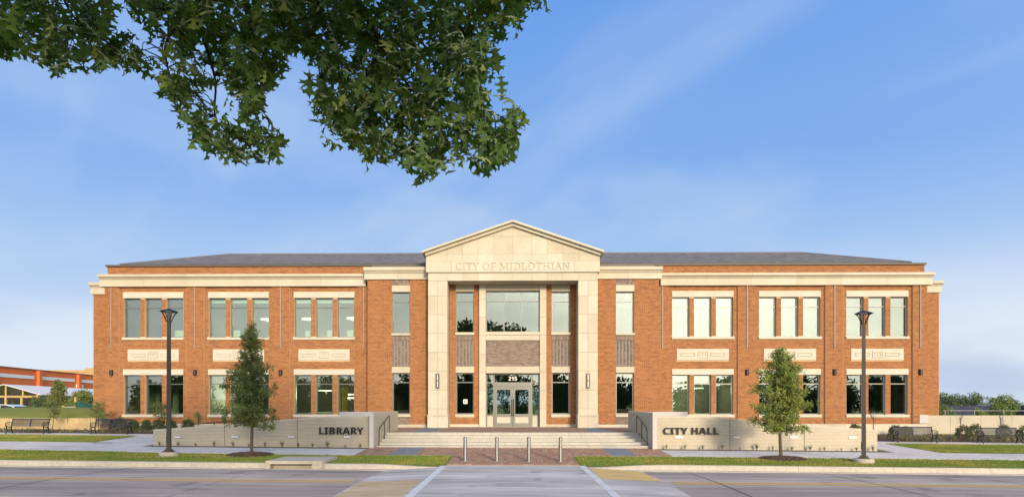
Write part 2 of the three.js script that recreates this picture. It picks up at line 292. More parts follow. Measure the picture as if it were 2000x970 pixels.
// pavements in slabs
const flag = (parent, x0, x1, zA, zB, nz = 3) => mesh(parent, 'slab', strip(x0 + 0.004, x1 - 0.004, 2, zA, zB, nz, 0.018), MT.concrete);
{
  const p = part(scene, 'pavement'); p.userData = { label: 'pale concrete pavement along the lawn and sign walls', kind: 'structure' };
  for (let x = -46; x < 46; x += 1.85) {
    const a = x, b = x + 1.85;
    if (b > -5.4 && a < 5.4) { if (a < -5.75) flag(p, a, -5.7, 9.98, 12.03); else if (b > 5.75) flag(p, 5.7, b, 9.98, 12.03); continue; }
    const front = (q) => (q < -9 ? lerp(12.03, 11.35, clamp((-q - 9) / 10)) : 12.03);
    const back = (q) => (q < -15.2 ? 8.45 : q < -14.4 ? 9.0 : q > 16.4 ? 9.98 : 9.98);
    flag(p, a, b, b < -14 ? () => (a < -16.4 ? 8.45 : 8.9) : 9.98, front);
  }
  // the paths that bend up behind the ends of the sign walls
  for (let k = 0; k < 3; k++) {
    flag(p, -17.35, -14.3, (q) => lerp(8.88, 5.0, (k + 1) / 3), (q) => lerp(8.88, 5.0, k / 3) - 0.008, 2);
    flag(p, 14.75, 16.5, (q) => lerp(9.97, 5.6, (k + 1) / 3), (q) => lerp(9.97, 5.6, k / 3) - 0.008, 2);
  }
  mesh(p, 'slab', strip(-46, -17.36, 12, 4.05, 5.0, 1, 0.018), MT.concrete);
  mesh(p, 'slab', strip(16.51, 46, 12, 4.95, 5.85, 1, 0.018), MT.concrete);
  mesh(p, 'slab', strip(-17.34, -8.4, 4, 4.05, 4.9, 1, 0.018), MT.concrete);
  mesh(p, 'slab', strip(8.4, 16.49, 4, 4.95, 5.5, 1, 0.018), MT.concrete);
}
// clay pavers of the forecourt and the landing
function pavers(parent, x0, x1, z0, z1, level, acrossX, hue) {
  const L = 0.2, B = 0.1, mats = [], cols = [], m = new THREE.Matrix4();
  const U0 = acrossX ? x0 : z0, U1 = acrossX ? x1 : z1, W0 = acrossX ? z0 : x0, W1 = acrossX ? z1 : x1;
  let row = 0;
  for (let w = W0; w < W1 - 0.02; w += B, row++) for (let u = U0 - (row % 2) * L / 2; u < U1 - 0.01; u += L) {
    const a = Math.max(u, U0), b = Math.min(u + L, U1), wb = Math.min(w + B, W1); if (b - a < 0.02) continue;
    const cu = (a + b) / 2, cw = (w + wb) / 2, x = acrossX ? cu : cw, z = acrossX ? cw : cu;
    mats.push(m.clone().compose(V(x, level(x, z) + 0.004 + rr(-0.0015, 0.0015), z), turn(rr(-0.006, 0.006), 0, rr(-0.006, 0.006)), acrossX ? V(b - a - 0.005, 0.05, wb - w - 0.005) : V(wb - w - 0.005, 0.05, b - a - 0.005)));
    const blue = Math.abs(Math.abs(x) - 3.98) < 0.48, k = rnd(), c = new THREE.Color();
    if (blue && hue !== 'red') c.setRGB(0.2, 0.22, 0.28); else if (k < 0.42) c.setRGB(0.39, 0.24, 0.17); else if (k < 0.75) c.setRGB(0.33, 0.18, 0.125); else if (k < 0.93) c.setRGB(0.42, 0.3, 0.22); else c.setRGB(0.25, 0.2, 0.19);
    cols.push(c.multiplyScalar(rr(0.9, 1.15)));
  }
  return copies(parent, 'pavers', unitBox, MT.paver, mats, cols);
}
const unitBox = uvm(new THREE.BoxGeometry(1, 1, 1));
seed(7);
{
  const p = part(scene, 'forecourt'); p.userData = { label: 'red clay paver forecourt with two blue bands below the steps', kind: 'structure' };
  const lv = (x, z) => G(x, z) + 0.0;
  mesh(p, 'sand_bed', merge([strip(-5.69, 5.69, 8, 9.43, 12.1, 4, 0.008), strip(-2.12, 2.12, 2, 12.1, 14.6, 4, 0.008)]), MT.sand);
  pavers(p, -5.68, 5.68, 9.44, 12.02, lv, false);
  pavers(p, -2.1, 2.1, 12.03, 14.32, lv, false, 'red');
  pavers(p, -2.1, 2.1, 14.325, 14.6, lv, true, 'red');
}
// steps and landing
const LAND = 0.726;
{
  const t = thing('entrance_steps', 'broad pale concrete steps rising to the entrance landing', 'steps');
  const foot = 0.19, rise = (LAND - foot) / 5;
  for (let k = 0; k < 5; k++) {
    const z1 = 7.2 + k * 0.55, y1 = LAND - k * rise;
    for (const [a, b] of [[-5.44, -1.82], [-1.815, 1.81], [1.815, 5.44]]) mesh(t, 'step', merge([box(a, b, y1 - 0.045, y1, z1 - (k ? 0.55 : 0.5) + 0.001, z1 + 0.02), box(a, b, 0, y1 - 0.0455, z1 - 0.5, z1)]), MT.step);
  }
  const l = thing('landing', 'entrance landing paved in red clay with two blue bands', 'landing'); l.userData.kind = 'structure'; delete l.userData.category;
  const lv = () => LAND;
  mesh(l, 'landing_slab', merge([box(-5.44, 5.44, 0, LAND - 0.006, 4.2, 6.69), box(-8.3, 8.3, 0, LAND - 0.006, -0.3, 4.199)]), MT.sand);
  pavers(l, -5.43, 5.43, 4.21, 6.69, () => LAND - 0.02, false);
  pavers(l, -8.3, 8.3, 0.7, 4.2, () => LAND - 0.02, false);
  pavers(l, -4.3, 4.3, 0.1, 0.69, () => LAND - 0.02, false);
}

// ------------------------------------------------------------------ the city hall and library
const hall = thing('city_hall', 'two storey red brick city hall with pale stone pedimented entrance', 'building');
const RED = [[0.405, 0.147, 0.046], [0.43, 0.162, 0.051], [0.37, 0.13, 0.042], [0.48, 0.187, 0.059], [0.31, 0.104, 0.037], [0.415, 0.157, 0.051]];
const TAUPE = [[0.29, 0.21, 0.165], [0.34, 0.25, 0.2], [0.25, 0.18, 0.145], [0.38, 0.285, 0.22]];
const COURSE = 0.0677, LONG = 0.2032, MJ = 0.0105;
function cutIntervals(x0, x1, y0, y1, holes) {
  let out = [[x0, x1]];
  for (const [a, b, c, d] of holes) if (c < y1 - 0.004 && d > y0 + 0.004) out = out.flatMap(([p, q]) => (b <= p || a >= q ? [[p, q]] : [[p, a], [b, q]].filter(([m, n]) => n - m > 0.015)));
  return out;
}
// real bricks laid in running bond over rectangles with openings left free, and the mortar wall behind them
function brickWall(parent, name, rects, holes, zf, o = {}) {
  const pal = o.palette ?? RED, L = o.long ?? LONG, C = o.course ?? COURSE, depth = o.depth ?? 0.11, mats = [], cols = [], m = new THREE.Matrix4(), q = new THREE.Quaternion();
  const wall = part(parent, name);
  for (const [X0, X1, Y0, Y1] of rects) {
    const k0 = Math.floor(Y0 / C), k1 = Math.ceil(Y1 / C);
    for (let k = k0; k < k1; k++) {
      const y0 = Math.max(Y0, k * C), y1 = Math.min(Y1, (k + 1) * C); if (y1 - y0 < 0.012) continue;
      const off = o.stack ? 0 : (k & 1) * L / 2;
      for (const [p, r] of cutIntervals(X0, X1, y0, y1, holes)) for (let u = Math.floor((p - off) / L) * L + off; u < r; u += L) {
        const a = Math.max(u, p), b = Math.min(u + L, r); if (b - a < 0.025) continue;
        const out = o.ribs ? (Math.round(u / L) & 1 ? 0.045 : -0.02) : rr(-0.0025, 0.0025);
        mats.push(m.clone().compose(V((a + b) / 2, (y0 + y1) / 2, zf - depth / 2 + out), q, V(b - a - MJ, y1 - y0 - MJ, depth)));
        const c = pal[Math.floor(rnd() * pal.length)], s = rr(0.93, 1.07); cols.push(new THREE.Color(c[0] * s, c[1] * s, c[2] * s));
      }
    }
  }
  copies(wall, 'bricks', unitBox, MT.brick, mats, cols);
  const back = [];
  for (const [X0, X1, Y0, Y1] of rects) {            // mortar: the same rectangles cut along the openings' edges
    const ys = [...new Set([Y0, Y1, ...holes.flatMap((h) => [h[2], h[3]]).filter((y) => y > Y0 && y < Y1)])].sort((a, b) => a - b);
    for (let i = 0; i < ys.length - 1; i++) for (const [p, r] of cutIntervals(X0, X1, ys[i], ys[i + 1], holes)) back.push(box(p + 0.002, r - 0.002, ys[i], ys[i + 1], zf - (o.thick ?? 0.3), zf - (o.rake ?? 0.011)));
  }
  mesh(wall, 'mortar', merge(back), o.mortar ?? MT.mortar);
  return wall;
}
const stoneMats = [MT.stone, MT.stoneB, MT.stoneC, MT.stone];
const stone = (parent, name, g) => mesh(parent, name, g, stoneMats[Math.floor(rnd() * 4)]);

function windowUnit(x, w, y0, y1, zg, bars = [], cols = 1) {      // zg: plane of the glass
  const g = part(hall, 'window'), f = 0.05, a = x - w / 2, b = x + w / 2;
  const fr = [box(a, a + f, y0, y1, zg - 0.06, zg + 0.05), box(b - f, b, y0, y1, zg - 0.06, zg + 0.05), box(a + f, b - f, y0, y0 + f, zg - 0.06, zg + 0.049), box(a + f, b - f, y1 - f, y1, zg - 0.06, zg + 0.049)];
  mesh(g, 'frame', merge(fr), MT.frame);
  const ys = [y0 + f, ...bars, y1 - f], xs = [a + f]; for (let k = 1; k <= cols; k++) xs.push(lerp(a + f, b - f, k / cols));
  for (const y of bars) mesh(g, 'transom', box(a + f, b - f, y - 0.025, y + 0.025, zg - 0.05, zg + 0.045), MT.frame);
  for (let k = 1; k < cols; k++) mesh(g, 'mullion', box(xs[k] - 0.022, xs[k] + 0.022, y0 + f, y1 - f, zg - 0.052, zg + 0.043), MT.frame);
  for (let k = 0; k < cols; k++) for (let j = 0; j < ys.length - 1; j++) {
    const p0 = xs[k], p1 = xs[k + 1], q0 = ys[j], q1 = ys[j + 1], pg = new THREE.PlaneGeometry(p1 - p0, q1 - q0);
    pg.rotateX(rr(-0.004, 0.004)); pg.rotateY(rr(-0.004, 0.004));
    mesh(g, 'pane', pg, MT.glass, [(p0 + p1) / 2, (q0 + q1) / 2, zg]); mesh(g, 'inner_pane', pg, MT.glass, [(p0 + p1) / 2, (q0 + q1) / 2, zg - 0.022]);
  }
  return g;
}
// a stone tablet with raised line frames and a small shield of bars in the middle
function tablet(x, y0, y1, z) {
  const t = part(hall, 'stone_tablet'), h = y1 - y0, c = (y0 + y1) / 2;
  mesh(t, 'tablet', box(x - 1.395, x + 1.395, y0, y1, z - 0.12, z), MT.lintel);
  const line = (a, b, p, q, e = 0.026, d = 0.03) => merge([box(a, b, q - e, q, z, z + d), box(a, b, p, p + e, z, z + d), box(a, a + e, p + e, q - e, z, z + d), box(b - e, b, p + e, q - e, z, z + d)]);
  mesh(t, 'raised_frame', line(x - 1.17, x - 0.42, c - 0.09, c + 0.09), MT.stoneB);
  mesh(t, 'raised_frame', line(x + 0.42, x + 1.17, c - 0.09, c + 0.09), MT.stoneB);
  mesh(t, 'emblem', merge([line(x - 0.27, x + 0.27, c - 0.17, c + 0.17), box(x - 0.17, x + 0.17, c + 0.06, c + 0.085, z, z + 0.02), box(x - 0.012, x + 0.012, c - 0.1, c + 0.058, z, z + 0.02), box(x - 0.17, x - 0.148, c - 0.08, c + 0.058, z, z + 0.02), box(x + 0.148, x + 0.17, c - 0.08, c + 0.058, z, z + 0.02)]), MT.stoneB);
}
seed(31);
const BAYS = [10.22, 14.88, 19.54], OPEN = [-1.175, 0, 1.175], PIL = [[7.7, 8.375], [12.065, 13.035], [16.725, 17.695], [21.385, 22.15]];
const Z_PANEL = -0.1;
for (const s of [-1, 1]) {
  const mir = ([a, b, c, d]) => (s > 0 ? [a, b, c, d] : [-b, -a, c, d]);
  const holes = [];
  for (const c of BAYS) {
    for (const o of OPEN) holes.push([c + o - 0.46, c + o + 0.46, 5.57, 7.71], [c + o - 0.46, c + o + 0.46, 1.4, 3.54]);
    holes.push([c - 1.66, c + 1.66, 7.71, 8.017], [c - 1.66, c + 1.66, 3.54, 3.83], [c - 1.69, c + 1.69, 5.45, 5.57], [c - 1.69, c + 1.69, 1.26, 1.4], [c - 1.395, c + 1.395, 4.32, 4.92]);
  }
  const panels = BAYS.map((c) => mir([c - 1.845, c + 1.845, 0.905, 8.31]));
  brickWall(hall, 'brick_wall', panels, holes.map(mir), Z_PANEL, { depth: 0.2 });
  const pier = PIL.map(([a, b]) => mir([a, b, 0.905, 8.31]));
  brickWall(hall, 'brick_pilasters', pier, [], 0, { depth: 0.2, thick: 0.4 });
  // attic course above the cornice
  brickWall(hall, 'brick_attic', [mir([7.9, 22.0, 8.9, 9.39])], [], 0, { depth: 0.12 });
  mesh(hall, 'gutter', box(s * 7.6, s * 22.06, 9.392, 9.49, -0.25, 0.1), MT.gutter); mesh(hall, 'gutter', box(s * 4.51, s * 7.598, 9.172, 9.49, -0.25, 0.1), MT.gutter);
  // stone base, cornice and trim
  for (let x = 7.7; x < 22.1; x += 1.44) stone(hall, 'base_stone', box(s * (x + 0.004), s * (x + 1.436), 0, 0.9, -0.35, 0.035));
  const prof = [[-0.3, 8.31], [0.12, 8.31], [0.12, 8.68], [0.17, 8.7], [0.2, 8.76], [0.31, 8.8], [0.33, 8.94], [-0.3, 8.94]];
  const n = 6, c0 = 7.92, c1 = 22.36;
  for (let k = 0; k < n; k++) { const a = lerp(c0, c1, k / n) + 0.004, b = lerp(c0, c1, (k + 1) / n) - 0.004; stone(hall, 'cornice_stone', s > 0 ? profileX(prof, a, b) : profileX(prof, -b, -a)); }
  for (const c of BAYS) {
    const x = s * c;
    for (const [y0, y1, hi] of [[7.71, 8.017, 1], [3.54, 3.83, 0]]) for (const [a, b] of [[-1.65, -0.55], [-0.546, 0.548], [0.552, 1.65]]) mesh(hall, 'lintel_stone', box(x + a, x + b, y0 + 0.002, y1, Z_PANEL - 0.25, Z_PANEL + 0.035), MT.lintel);
    for (const [y0, y1] of [[5.45, 5.57], [1.26, 1.4]]) mesh(hall, 'sill', box(x - 1.68, x + 1.68, y0, y1 - 0.003, Z_PANEL - 0.28, Z_PANEL + 0.09), MT.lintel);
    tablet(x, 4.325, 4.915, Z_PANEL + 0.03);
    for (const o of OPEN) { windowUnit(x + o, 0.915, 5.57, 7.708, Z_PANEL - 0.2, [7.2]); windowUnit(x + o, 0.915, 1.4, 3.538, Z_PANEL - 0.2, [3.05]); }
  }
  // thin grey light strips up the pilasters
  for (const [a, b] of PIL) mesh(hall, 'light_strip', box(s * (a + b) / 2 - 0.02, s * (a + b) / 2 + 0.02, 4.97, 8.3, 0.004, 0.055), MT.strip);
  // the side bay that stands back and reaches further out
  brickWall(hall, 'brick_wall', [mir([22.17, 24.3, 0.905, 8.31])], [], -2.4, { depth: 0.12 });
  stone(hall, 'cornice_stone', s > 0 ? profileX(prof.map(([z, y]) => [z - 2.45, y]), 22.1, 24.42) : profileX(prof.map(([z, y]) => [z - 2.45, y]), -24.42, -22.1));
  stone(hall, 'base_stone', box(s * 22.16, s * 24.33, 0, 0.9, -2.8, -2.37));
  mesh(hall, 'side_wall', merge([box(s * 22.0, s * 24.28, 0, 8.3, -14, -2.72), box(s * 21.7, s * 22.13, 0, 9.39, -2.75, -0.31)]), MT.mortar);
  mesh(hall, 'cornice_cap', box(s * 22.0, s * 24.4, 8.31, 8.94, -14, -2.77), MT.stone);
  // ---- the brick blocks beside the portico
  const Z = 0.6, wx = 5.93, hw = 0.475;
  const hs = [[wx - hw, wx + hw, 5.6, 8.55], [wx - hw, wx + hw, 0.89, 5.6]];
  brickWall(hall, 'brick_wall', [mir([4.35, 7.72, 0.89, 8.55])], hs.map(mir), Z, { depth: 0.2, thick: 0.5 });
  windowUnit(s * wx, 0.94, 5.71, 7.9, Z - 0.2, [7.39]); windowUnit(s * wx, 0.94, 1.43, 3.61, Z - 0.2, [3.11]);
  for (const [y0, y1] of [[7.9, 8.24], [3.61, 3.93]]) stone(hall, 'lintel_stone', box(s * wx - hw - 0.01, s * wx + hw + 0.01, y0 + 0.002, y1, Z - 0.3, Z + 0.035));
  for (const [y0, y1] of [[5.6, 5.71], [1.28, 1.43]]) stone(hall, 'sill', box(s * wx - hw - 0.03, s * wx + hw + 0.03, y0, y1 - 0.003, Z - 0.3, Z + 0.08));
  const m2 = (a) => a.map(([y0, y1]) => [s * wx - hw + 0.003, s * wx + hw - 0.003, y0, y1]);
  brickWall(hall, 'soldier_course', m2([[8.245, 8.54], [5.335, 5.595]]), [], Z - 0.005, { palette: TAUPE, long: 0.0677, course: 0.4, stack: true, mortar: MT.greyMortar });
  brickWall(hall, 'ribbed_brick_panel', m2([[3.935, 5.33]]), [], Z - 0.05, { palette: TAUPE, long: 0.0905, stack: true, ribs: true, mortar: MT.greyMortar });
  brickWall(hall, 'taupe_brick_panel', m2([[0.89, 1.275]]), [], Z - 0.03, { palette: TAUPE, mortar: MT.greyMortar });
  stone(hall, 'base_stone', box(s * 4.42, s * 7.75, 0.3, 0.885, Z - 0.3, Z + 0.04));
  mesh(hall, 'side_wall', box(s * 7.4, s * 7.7, 0.3, 8.5, -0.3, Z - 0.03), MT.mortar);
  const p2 = [[-0.9, 8.555], [0.12, 8.555], [0.12, 8.86], [0.18, 8.9], [0.22, 8.98], [0.3, 9.0], [0.32, 9.17], [-0.9, 9.17]].map(([z, y]) => [z + Z - 0.02, y]);
  for (const [a, b] of [[4.42, 6.1], [6.108, 7.86]]) stone(hall, 'cornice_stone', s > 0 ? profileX(p2, a, b) : profileX(p2, -b, -a));
  // ---- column of the portico
  const col = part(hall, 'column'), ci = 3.4, co = 4.4, zf = 1.3, zb = 0.12, rows = [1.4, 1.72, 2.69, 3.68, 4.65, 5.63, 6.6, 7.58, 8.355];
  mesh(col, 'core', box(s * (ci + 0.05), s * (co - 0.05), 0.5, 8.35, zb, zf - 0.05), MT.joint);
  const q = 0.005;
  for (let k = 0; k < rows.length - 1; k++) {
    const y0 = rows[k] + q, y1 = rows[k + 1] - q, mid = (ci + co) / 2;
    stone(col, 'stone_panel', box(s * ci, s * (mid - q), y0, y1, zf - 0.06, zf));
    stone(col, 'stone_panel', box(s * (mid + q), s * co, y0, y1, zf - 0.06, zf));
    stone(col, 'stone_panel', box(s * ci, s * (ci + 0.06), y0, y1, zb, zf - 0.07));
    stone(col, 'stone_panel', box(s * (co - 0.06), s * co, y0, y1, 0.61, zf - 0.07));
  }
  for (const [a, b] of [[ci - 0.03, (ci + co) / 2 - q], [(ci + co) / 2 + q, co + 0.03]]) stone(col, 'plinth_stone', box(s * a, s * b, LAND - 0.1, 1.33, zb + 0.02, zf + 0.03));
  stone(col, 'plinth_band', box(s * (ci - 0.06), s * (co + 0.06), 1.335, 1.398, zb + 0.02, zf + 0.06));
  // ---- inside the portico: brick strips, a window, stone jamb beside the middle bay
  const ZP = 0.1, ix = 2.575, ih = 0.485;
  brickWall(hall, 'brick_wall', [mir([1.8, 3.39, 0.89, 8.36])], [mir([ix - ih, ix + ih, 1.26, 8.36])], ZP, { depth: 0.2 });
  windowUnit(s * ix, 0.96, 5.8, 7.99, ZP - 0.2, [7.48]); windowUnit(s * ix, 0.96, 1.42, 3.64, ZP - 0.2, [3.13]);
  for (const [y0, y1] of [[7.99, 8.36], [3.64, 3.98]]) stone(hall, 'lintel_stone', box(s * ix - ih - 0.01, s * ix + ih + 0.01, y0 + 0.002, y1, ZP - 0.3, ZP + 0.03));
  for (const [y0, y1] of [[5.67, 5.8], [1.26, 1.42]]) stone(hall, 'sill', box(s * ix - ih - 0.03, s * ix + ih + 0.03, y0, y1 - 0.003, ZP - 0.3, ZP + 0.08));
  const m3 = (a) => a.map(([y0, y1]) => [s * ix - ih + 0.003, s * ix + ih - 0.003, y0, y1]);
  brickWall(hall, 'soldier_course', m3([[5.385, 5.665]]), [], ZP - 0.005, { palette: TAUPE, long: 0.0677, course: 0.4, stack: true, mortar: MT.greyMortar });
  brickWall(hall, 'ribbed_brick_panel', m3([[3.985, 5.38]]), [], ZP - 0.05, { palette: TAUPE, long: 0.0905, stack: true, ribs: true, mortar: MT.greyMortar });
  stone(hall, 'base_stone', box(s * 1.81, s * 3.39, 0.3, 0.885, ZP - 0.3, ZP + 0.04));
  const jr = [0.6, 1.72, 2.69, 3.68, 4.65, 5.63, 6.6, 7.58, 8.358];
  for (let k = 0; k < jr.length - 1; k++) stone(hall, 'jamb_stone', box(s * 1.45, s * 1.796, jr[k] + 0.005, jr[k + 1] - 0.005, ZP - 0.35, ZP + 0.14));
}
// ---- middle bay: tall window, taupe panel, doors
{
  const ZP = 0.1;
  stone(hall, 'lintel_stone', box(-1.445, 1.445, 8.04, 8.356, ZP - 0.3, ZP + 0.06));
  windowUnit(0, 2.885, 5.82, 8.036, ZP - 0.18, [7.5], 3);
  stone(hall, 'sill', box(-1.447, 1.447, 5.68, 5.817, ZP - 0.3, ZP + 0.12));
  stone(hall, 'band_stone', box(-1.445, 1.445, 5.385, 5.676, ZP - 0.3, ZP + 0.06));
  brickWall(hall, 'taupe_brick_panel', [[-1.445, 1.445, 3.985, 5.38]], [], ZP + 0.01, { palette: TAUPE, mortar: MT.greyMortar });
  stone(hall, 'lintel_stone', box(-1.445, 1.445, 3.62, 3.98, ZP - 0.3, ZP + 0.06));
  const dz = -0.18, T = MT.doorFrame, d = part(hall, 'door_frame');
  const bar = (a, b, p, q, e = 0) => box(a, b, p, q, dz - 0.07 + e, dz + 0.07 - e);
  mesh(d, 'frame', merge([bar(-1.445, -1.38, LAND, 3.617), bar(1.38, 1.445, LAND, 3.617), bar(-1.38, 1.38, 3.54, 3.616, 0.002), bar(-1.06, -0.98, LAND, 3.54), bar(0.98, 1.06, LAND, 3.54), bar(-1.38, -1.06, 3.08, 3.14, 0.002), bar(1.06, 1.38, 3.08, 3.14, 0.002), bar(-0.98, 0.98, 2.93, 3.14, 0.002), bar(-1.38, -1.06, 1.33, 1.4, 0.002), bar(1.06, 1.38, 1.33, 1.4, 0.002), bar(-0.98, 0.98, 2.86, 2.925, 0.004)]), T);
  for (const [a, b, p, q] of [[-1.38, -1.06, 3.14, 3.54], [1.06, 1.38, 3.14, 3.54], [-0.98, 0.98, 3.14, 3.54], [-1.38, -1.06, 1.4, 3.08], [1.06, 1.38, 1.4, 3.08]]) { const pg = new THREE.PlaneGeometry(b - a, q - p); mesh(d, 'pane', pg, MT.glass, [(a + b) / 2, (p + q) / 2, dz]); mesh(d, 'inner_pane', pg, MT.glass, [(a + b) / 2, (p + q) / 2, dz - 0.022]); }
  for (const s of [-1, 1]) mesh(d, 'lower_panel', box(s * 1.06, s * 1.38, LAND, 1.33, dz - 0.03, dz + 0.03), MT.panel);
  for (const s of [-1, 1]) {
    const k = part(hall, 'door'), x0 = 0.008, x1 = 0.972, y0 = LAND + 0.03, y1 = 2.855, b = (a, e, p, q) => box(s * a, s * e, p, q, dz - 0.045, dz + 0.045);
    mesh(k, 'leaf_frame', merge([b(x0, 0.13, y0, y1), b(0.85, x1, y0, y1), b(0.13, 0.85, 2.735, y1), b(0.13, 0.85, 1.27, 1.43), b(0.13, 0.85, y0, 0.94)]), T);
    mesh(k, 'pane', new THREE.PlaneGeometry(0.72, 1.305), MT.clear, [s * 0.49, 2.0825, dz]);
    mesh(k, 'lower_panel', box(s * 0.13, s * 0.85, 0.94, 1.27, dz - 0.02, dz + 0.03), MT.panel);
    mesh(k, 'pull_handle', merge([cyl(0.02, 0.02, 0.95, s * 0.05, 1.3, dz + 0.11, 8), cyl(0.014, 0.014, 0.1, 0, 0, 0, 6).rotateX(Math.PI / 2).translate(s * 0.05, 1.5, dz + 0.03), cyl(0.014, 0.014, 0.1, 0, 0, 0, 6).rotateX(Math.PI / 2).translate(s * 0.05, 2.1, dz + 0.03)]), MT.bronze);
  }
  mesh(hall, 'threshold', box(-1.44, 1.44, LAND - 0.05, LAND + 0.025, dz - 0.1, 0.12), MT.step);
}
// ---- entablature and pediment
const loader = new FontLoader();
const sansBold = await loader.loadAsync('fonts/droid/droid_sans_bold.typeface.json'), serif = await loader.loadAsync('fonts/droid/droid_serif_regular.typeface.json');
function textShapes(font, text) { const sh = font.generateShapes(text, 1); let x0 = 1e9, x1 = -1e9, y0 = 1e9, y1 = -1e9; for (const s of sh) for (const p of s.getPoints(6)) { x0 = Math.min(x0, p.x); x1 = Math.max(x1, p.x); y0 = Math.min(y0, p.y); y1 = Math.max(y1, p.y); } return { sh, x0, x1, y0, y1 }; }
{
  const p = part(hall, 'entablature'), q = 0.003;
  const JX = [-4.4, -3.42, -2.6, -1.79, -0.976, 0, 0.976, 1.79, 2.6, 3.42, 4.4];
  mesh(p, 'core', merge([box(-4.34, 4.34, 8.37, 9.7, -0.2, 1.25), box(-4.3, 4.3, 9.7, 9.9, -0.2, 1.2)]), MT.joint);
  for (let k = 0; k < 10; k++) {
    const a = JX[k] + q, b = JX[k + 1] - q, g = k === 0 ? -4.5 : JX[k], h = k === 9 ? 4.5 : JX[k + 1];
    stone(p, 'architrave_stone', box(a, b, 8.362, 8.776, 0.75, 1.3));
    stone(p, 'soffit_stone', box(a, b, 8.358, 8.42, 0.11, 0.745));
    stone(p, 'frieze_stone', box(g + q, h - q, 9.352, 9.728, 0.9, 1.39));
  }
  for (const s of [-1, 1]) {
    stone(p, 'end_stone', box(s * 4.34, s * 4.4, 8.362, 8.776, -0.1, 0.745)); stone(p, 'end_stone', box(s * 4.34, s * 4.5, 8.784, 9.345, -0.1, 1.355));
    stone(p, 'frieze_stone', box(s * 3.18, s * 4.5, 8.784, 9.345, 1.36, 1.4));
  }
  // the name cut into the stone: a plate with the letters left open, set before the block behind
  const t = textShapes(serif, 'CITY OF MIDLOTHIAN'), sx = 5.9 / (t.x1 - t.x0), sy = 0.375 / (t.y1 - t.y0), mx = (t.x0 + t.x1) / 2, my = (t.y0 + t.y1) / 2;
  const X = (x) => (x - mx) * sx, Y = (y) => (y - my) * sy + 9.07, holes = [], islands = [];
  for (const s of t.sh) { const e = s.extractPoints(5); holes.push(e.shape.map((v) => [X(v.x), Y(v.y)])); for (const h of e.holes) islands.push(h.map((v) => [X(v.x), Y(v.y)])); }
  const D = 0.04;
  mesh(p, 'inscription_stone', merge([extrude([[-3.17, 8.784], [3.17, 8.784], [3.17, 9.345], [-3.17, 9.345]], D, holes).translate(0, 0, 1.4 - D), ...islands.map((i) => extrude(i, D).translate(0, 0, 1.4 - D))]), MT.stoneC).userData.label = 'stone cut with the words CITY OF MIDLOTHIAN';
  mesh(p, 'inscription_back', box(-3.17, 3.17, 8.784, 9.345, 1.0, 1.3595), MT.stoneB);
  // tympanum panels under the raking mouldings
  const ped = part(hall, 'pediment'), top = (x) => 11.13 - 0.3376 * Math.abs(x);
  const tri = (a, b, y0, y1) => { const n = 2, pts = [[a, y0]]; pts.push([b, y0]); for (let i = n; i >= 0; i--) { const x = lerp(a, b, i / n); pts.push([x, Math.max(y0 + 0.002, Math.min(y1, top(x)))]); } return pts; };
  mesh(ped, 'core', extrude([[-4.2, 9.72], [4.2, 9.72], [0, 11.12]], 0.9).translate(0, 0, 0.3), MT.joint);
  for (let k = 0; k < 10; k++) {
    const a = JX[k] + q, b = JX[k + 1] - q, hiTop = Math.max(top(a), top(b)), inner = Math.abs((a + b) / 2) < 1.9;
    if (inner) { stone(ped, 'stone_panel', extrude(tri(a, b, 9.736, 10.625), 0.12).translate(0, 0, 1.265)); stone(ped, 'stone_panel', extrude(tri(a, b, 10.635, 12), 0.12).translate(0, 0, 1.265)); }
    else if (hiTop > 9.8) stone(ped, 'stone_panel', extrude(tri(a, b, 9.736, 12), 0.12).translate(0, 0, 1.265));
  }
  for (const s of [-1, 1]) for (const [lo, hi, ex, z1, nm] of [[0, 0.155, 4.52, 1.56, 'raking_moulding'], [0.157, 0.262, 4.68, 1.76, 'raking_cap']])
    stone(ped, nm, extrude((s > 0 ? (x) => x : (x) => x.map(([u, v]) => [-u, v]).reverse())([[0.003, top(0) + lo], [ex, top(ex) + lo], [ex, top(ex) + hi], [0.003, top(0) + hi]]), z1 + 0.3).translate(0, 0, -0.3));
  mesh(ped, 'gable_roof', merge([-1, 1].map((s) => { const g = new THREE.BufferGeometry(), y = 0.24; const P = [[0, top(0) + y, -0.29], [s * 4.66, top(4.66) + y, -0.29], [s * 4.66, top(4.66) + y, -6], [0, top(0) + y, -6]]; g.setAttribute('position', new THREE.Float32BufferAttribute((s > 0 ? [P[0], P[1], P[2], P[0], P[2], P[3]] : [P[0], P[2], P[1], P[0], P[3], P[2]]).flat(), 3)); g.computeVertexNormals(); return uvm(g); })), MT.roof);
  // street number over the doors
  const n = textShapes(sansBold, '215'), k = 0.21 / (n.y1 - n.y0);
  const ng = merge(n.sh.map((s) => new THREE.ExtrudeGeometry(s, { depth: 0.02 / k, bevelEnabled: false, curveSegments: 6 })));
  ng.translate(-(n.x0 + n.x1) / 2, -n.y0, 0); ng.scale(k * 1.02, k, k); ng.translate(0, 3.235, -0.16);
  mesh(hall, 'street_number', ng, MT.white).userData.label = 'white numerals 215 over the doors';
}
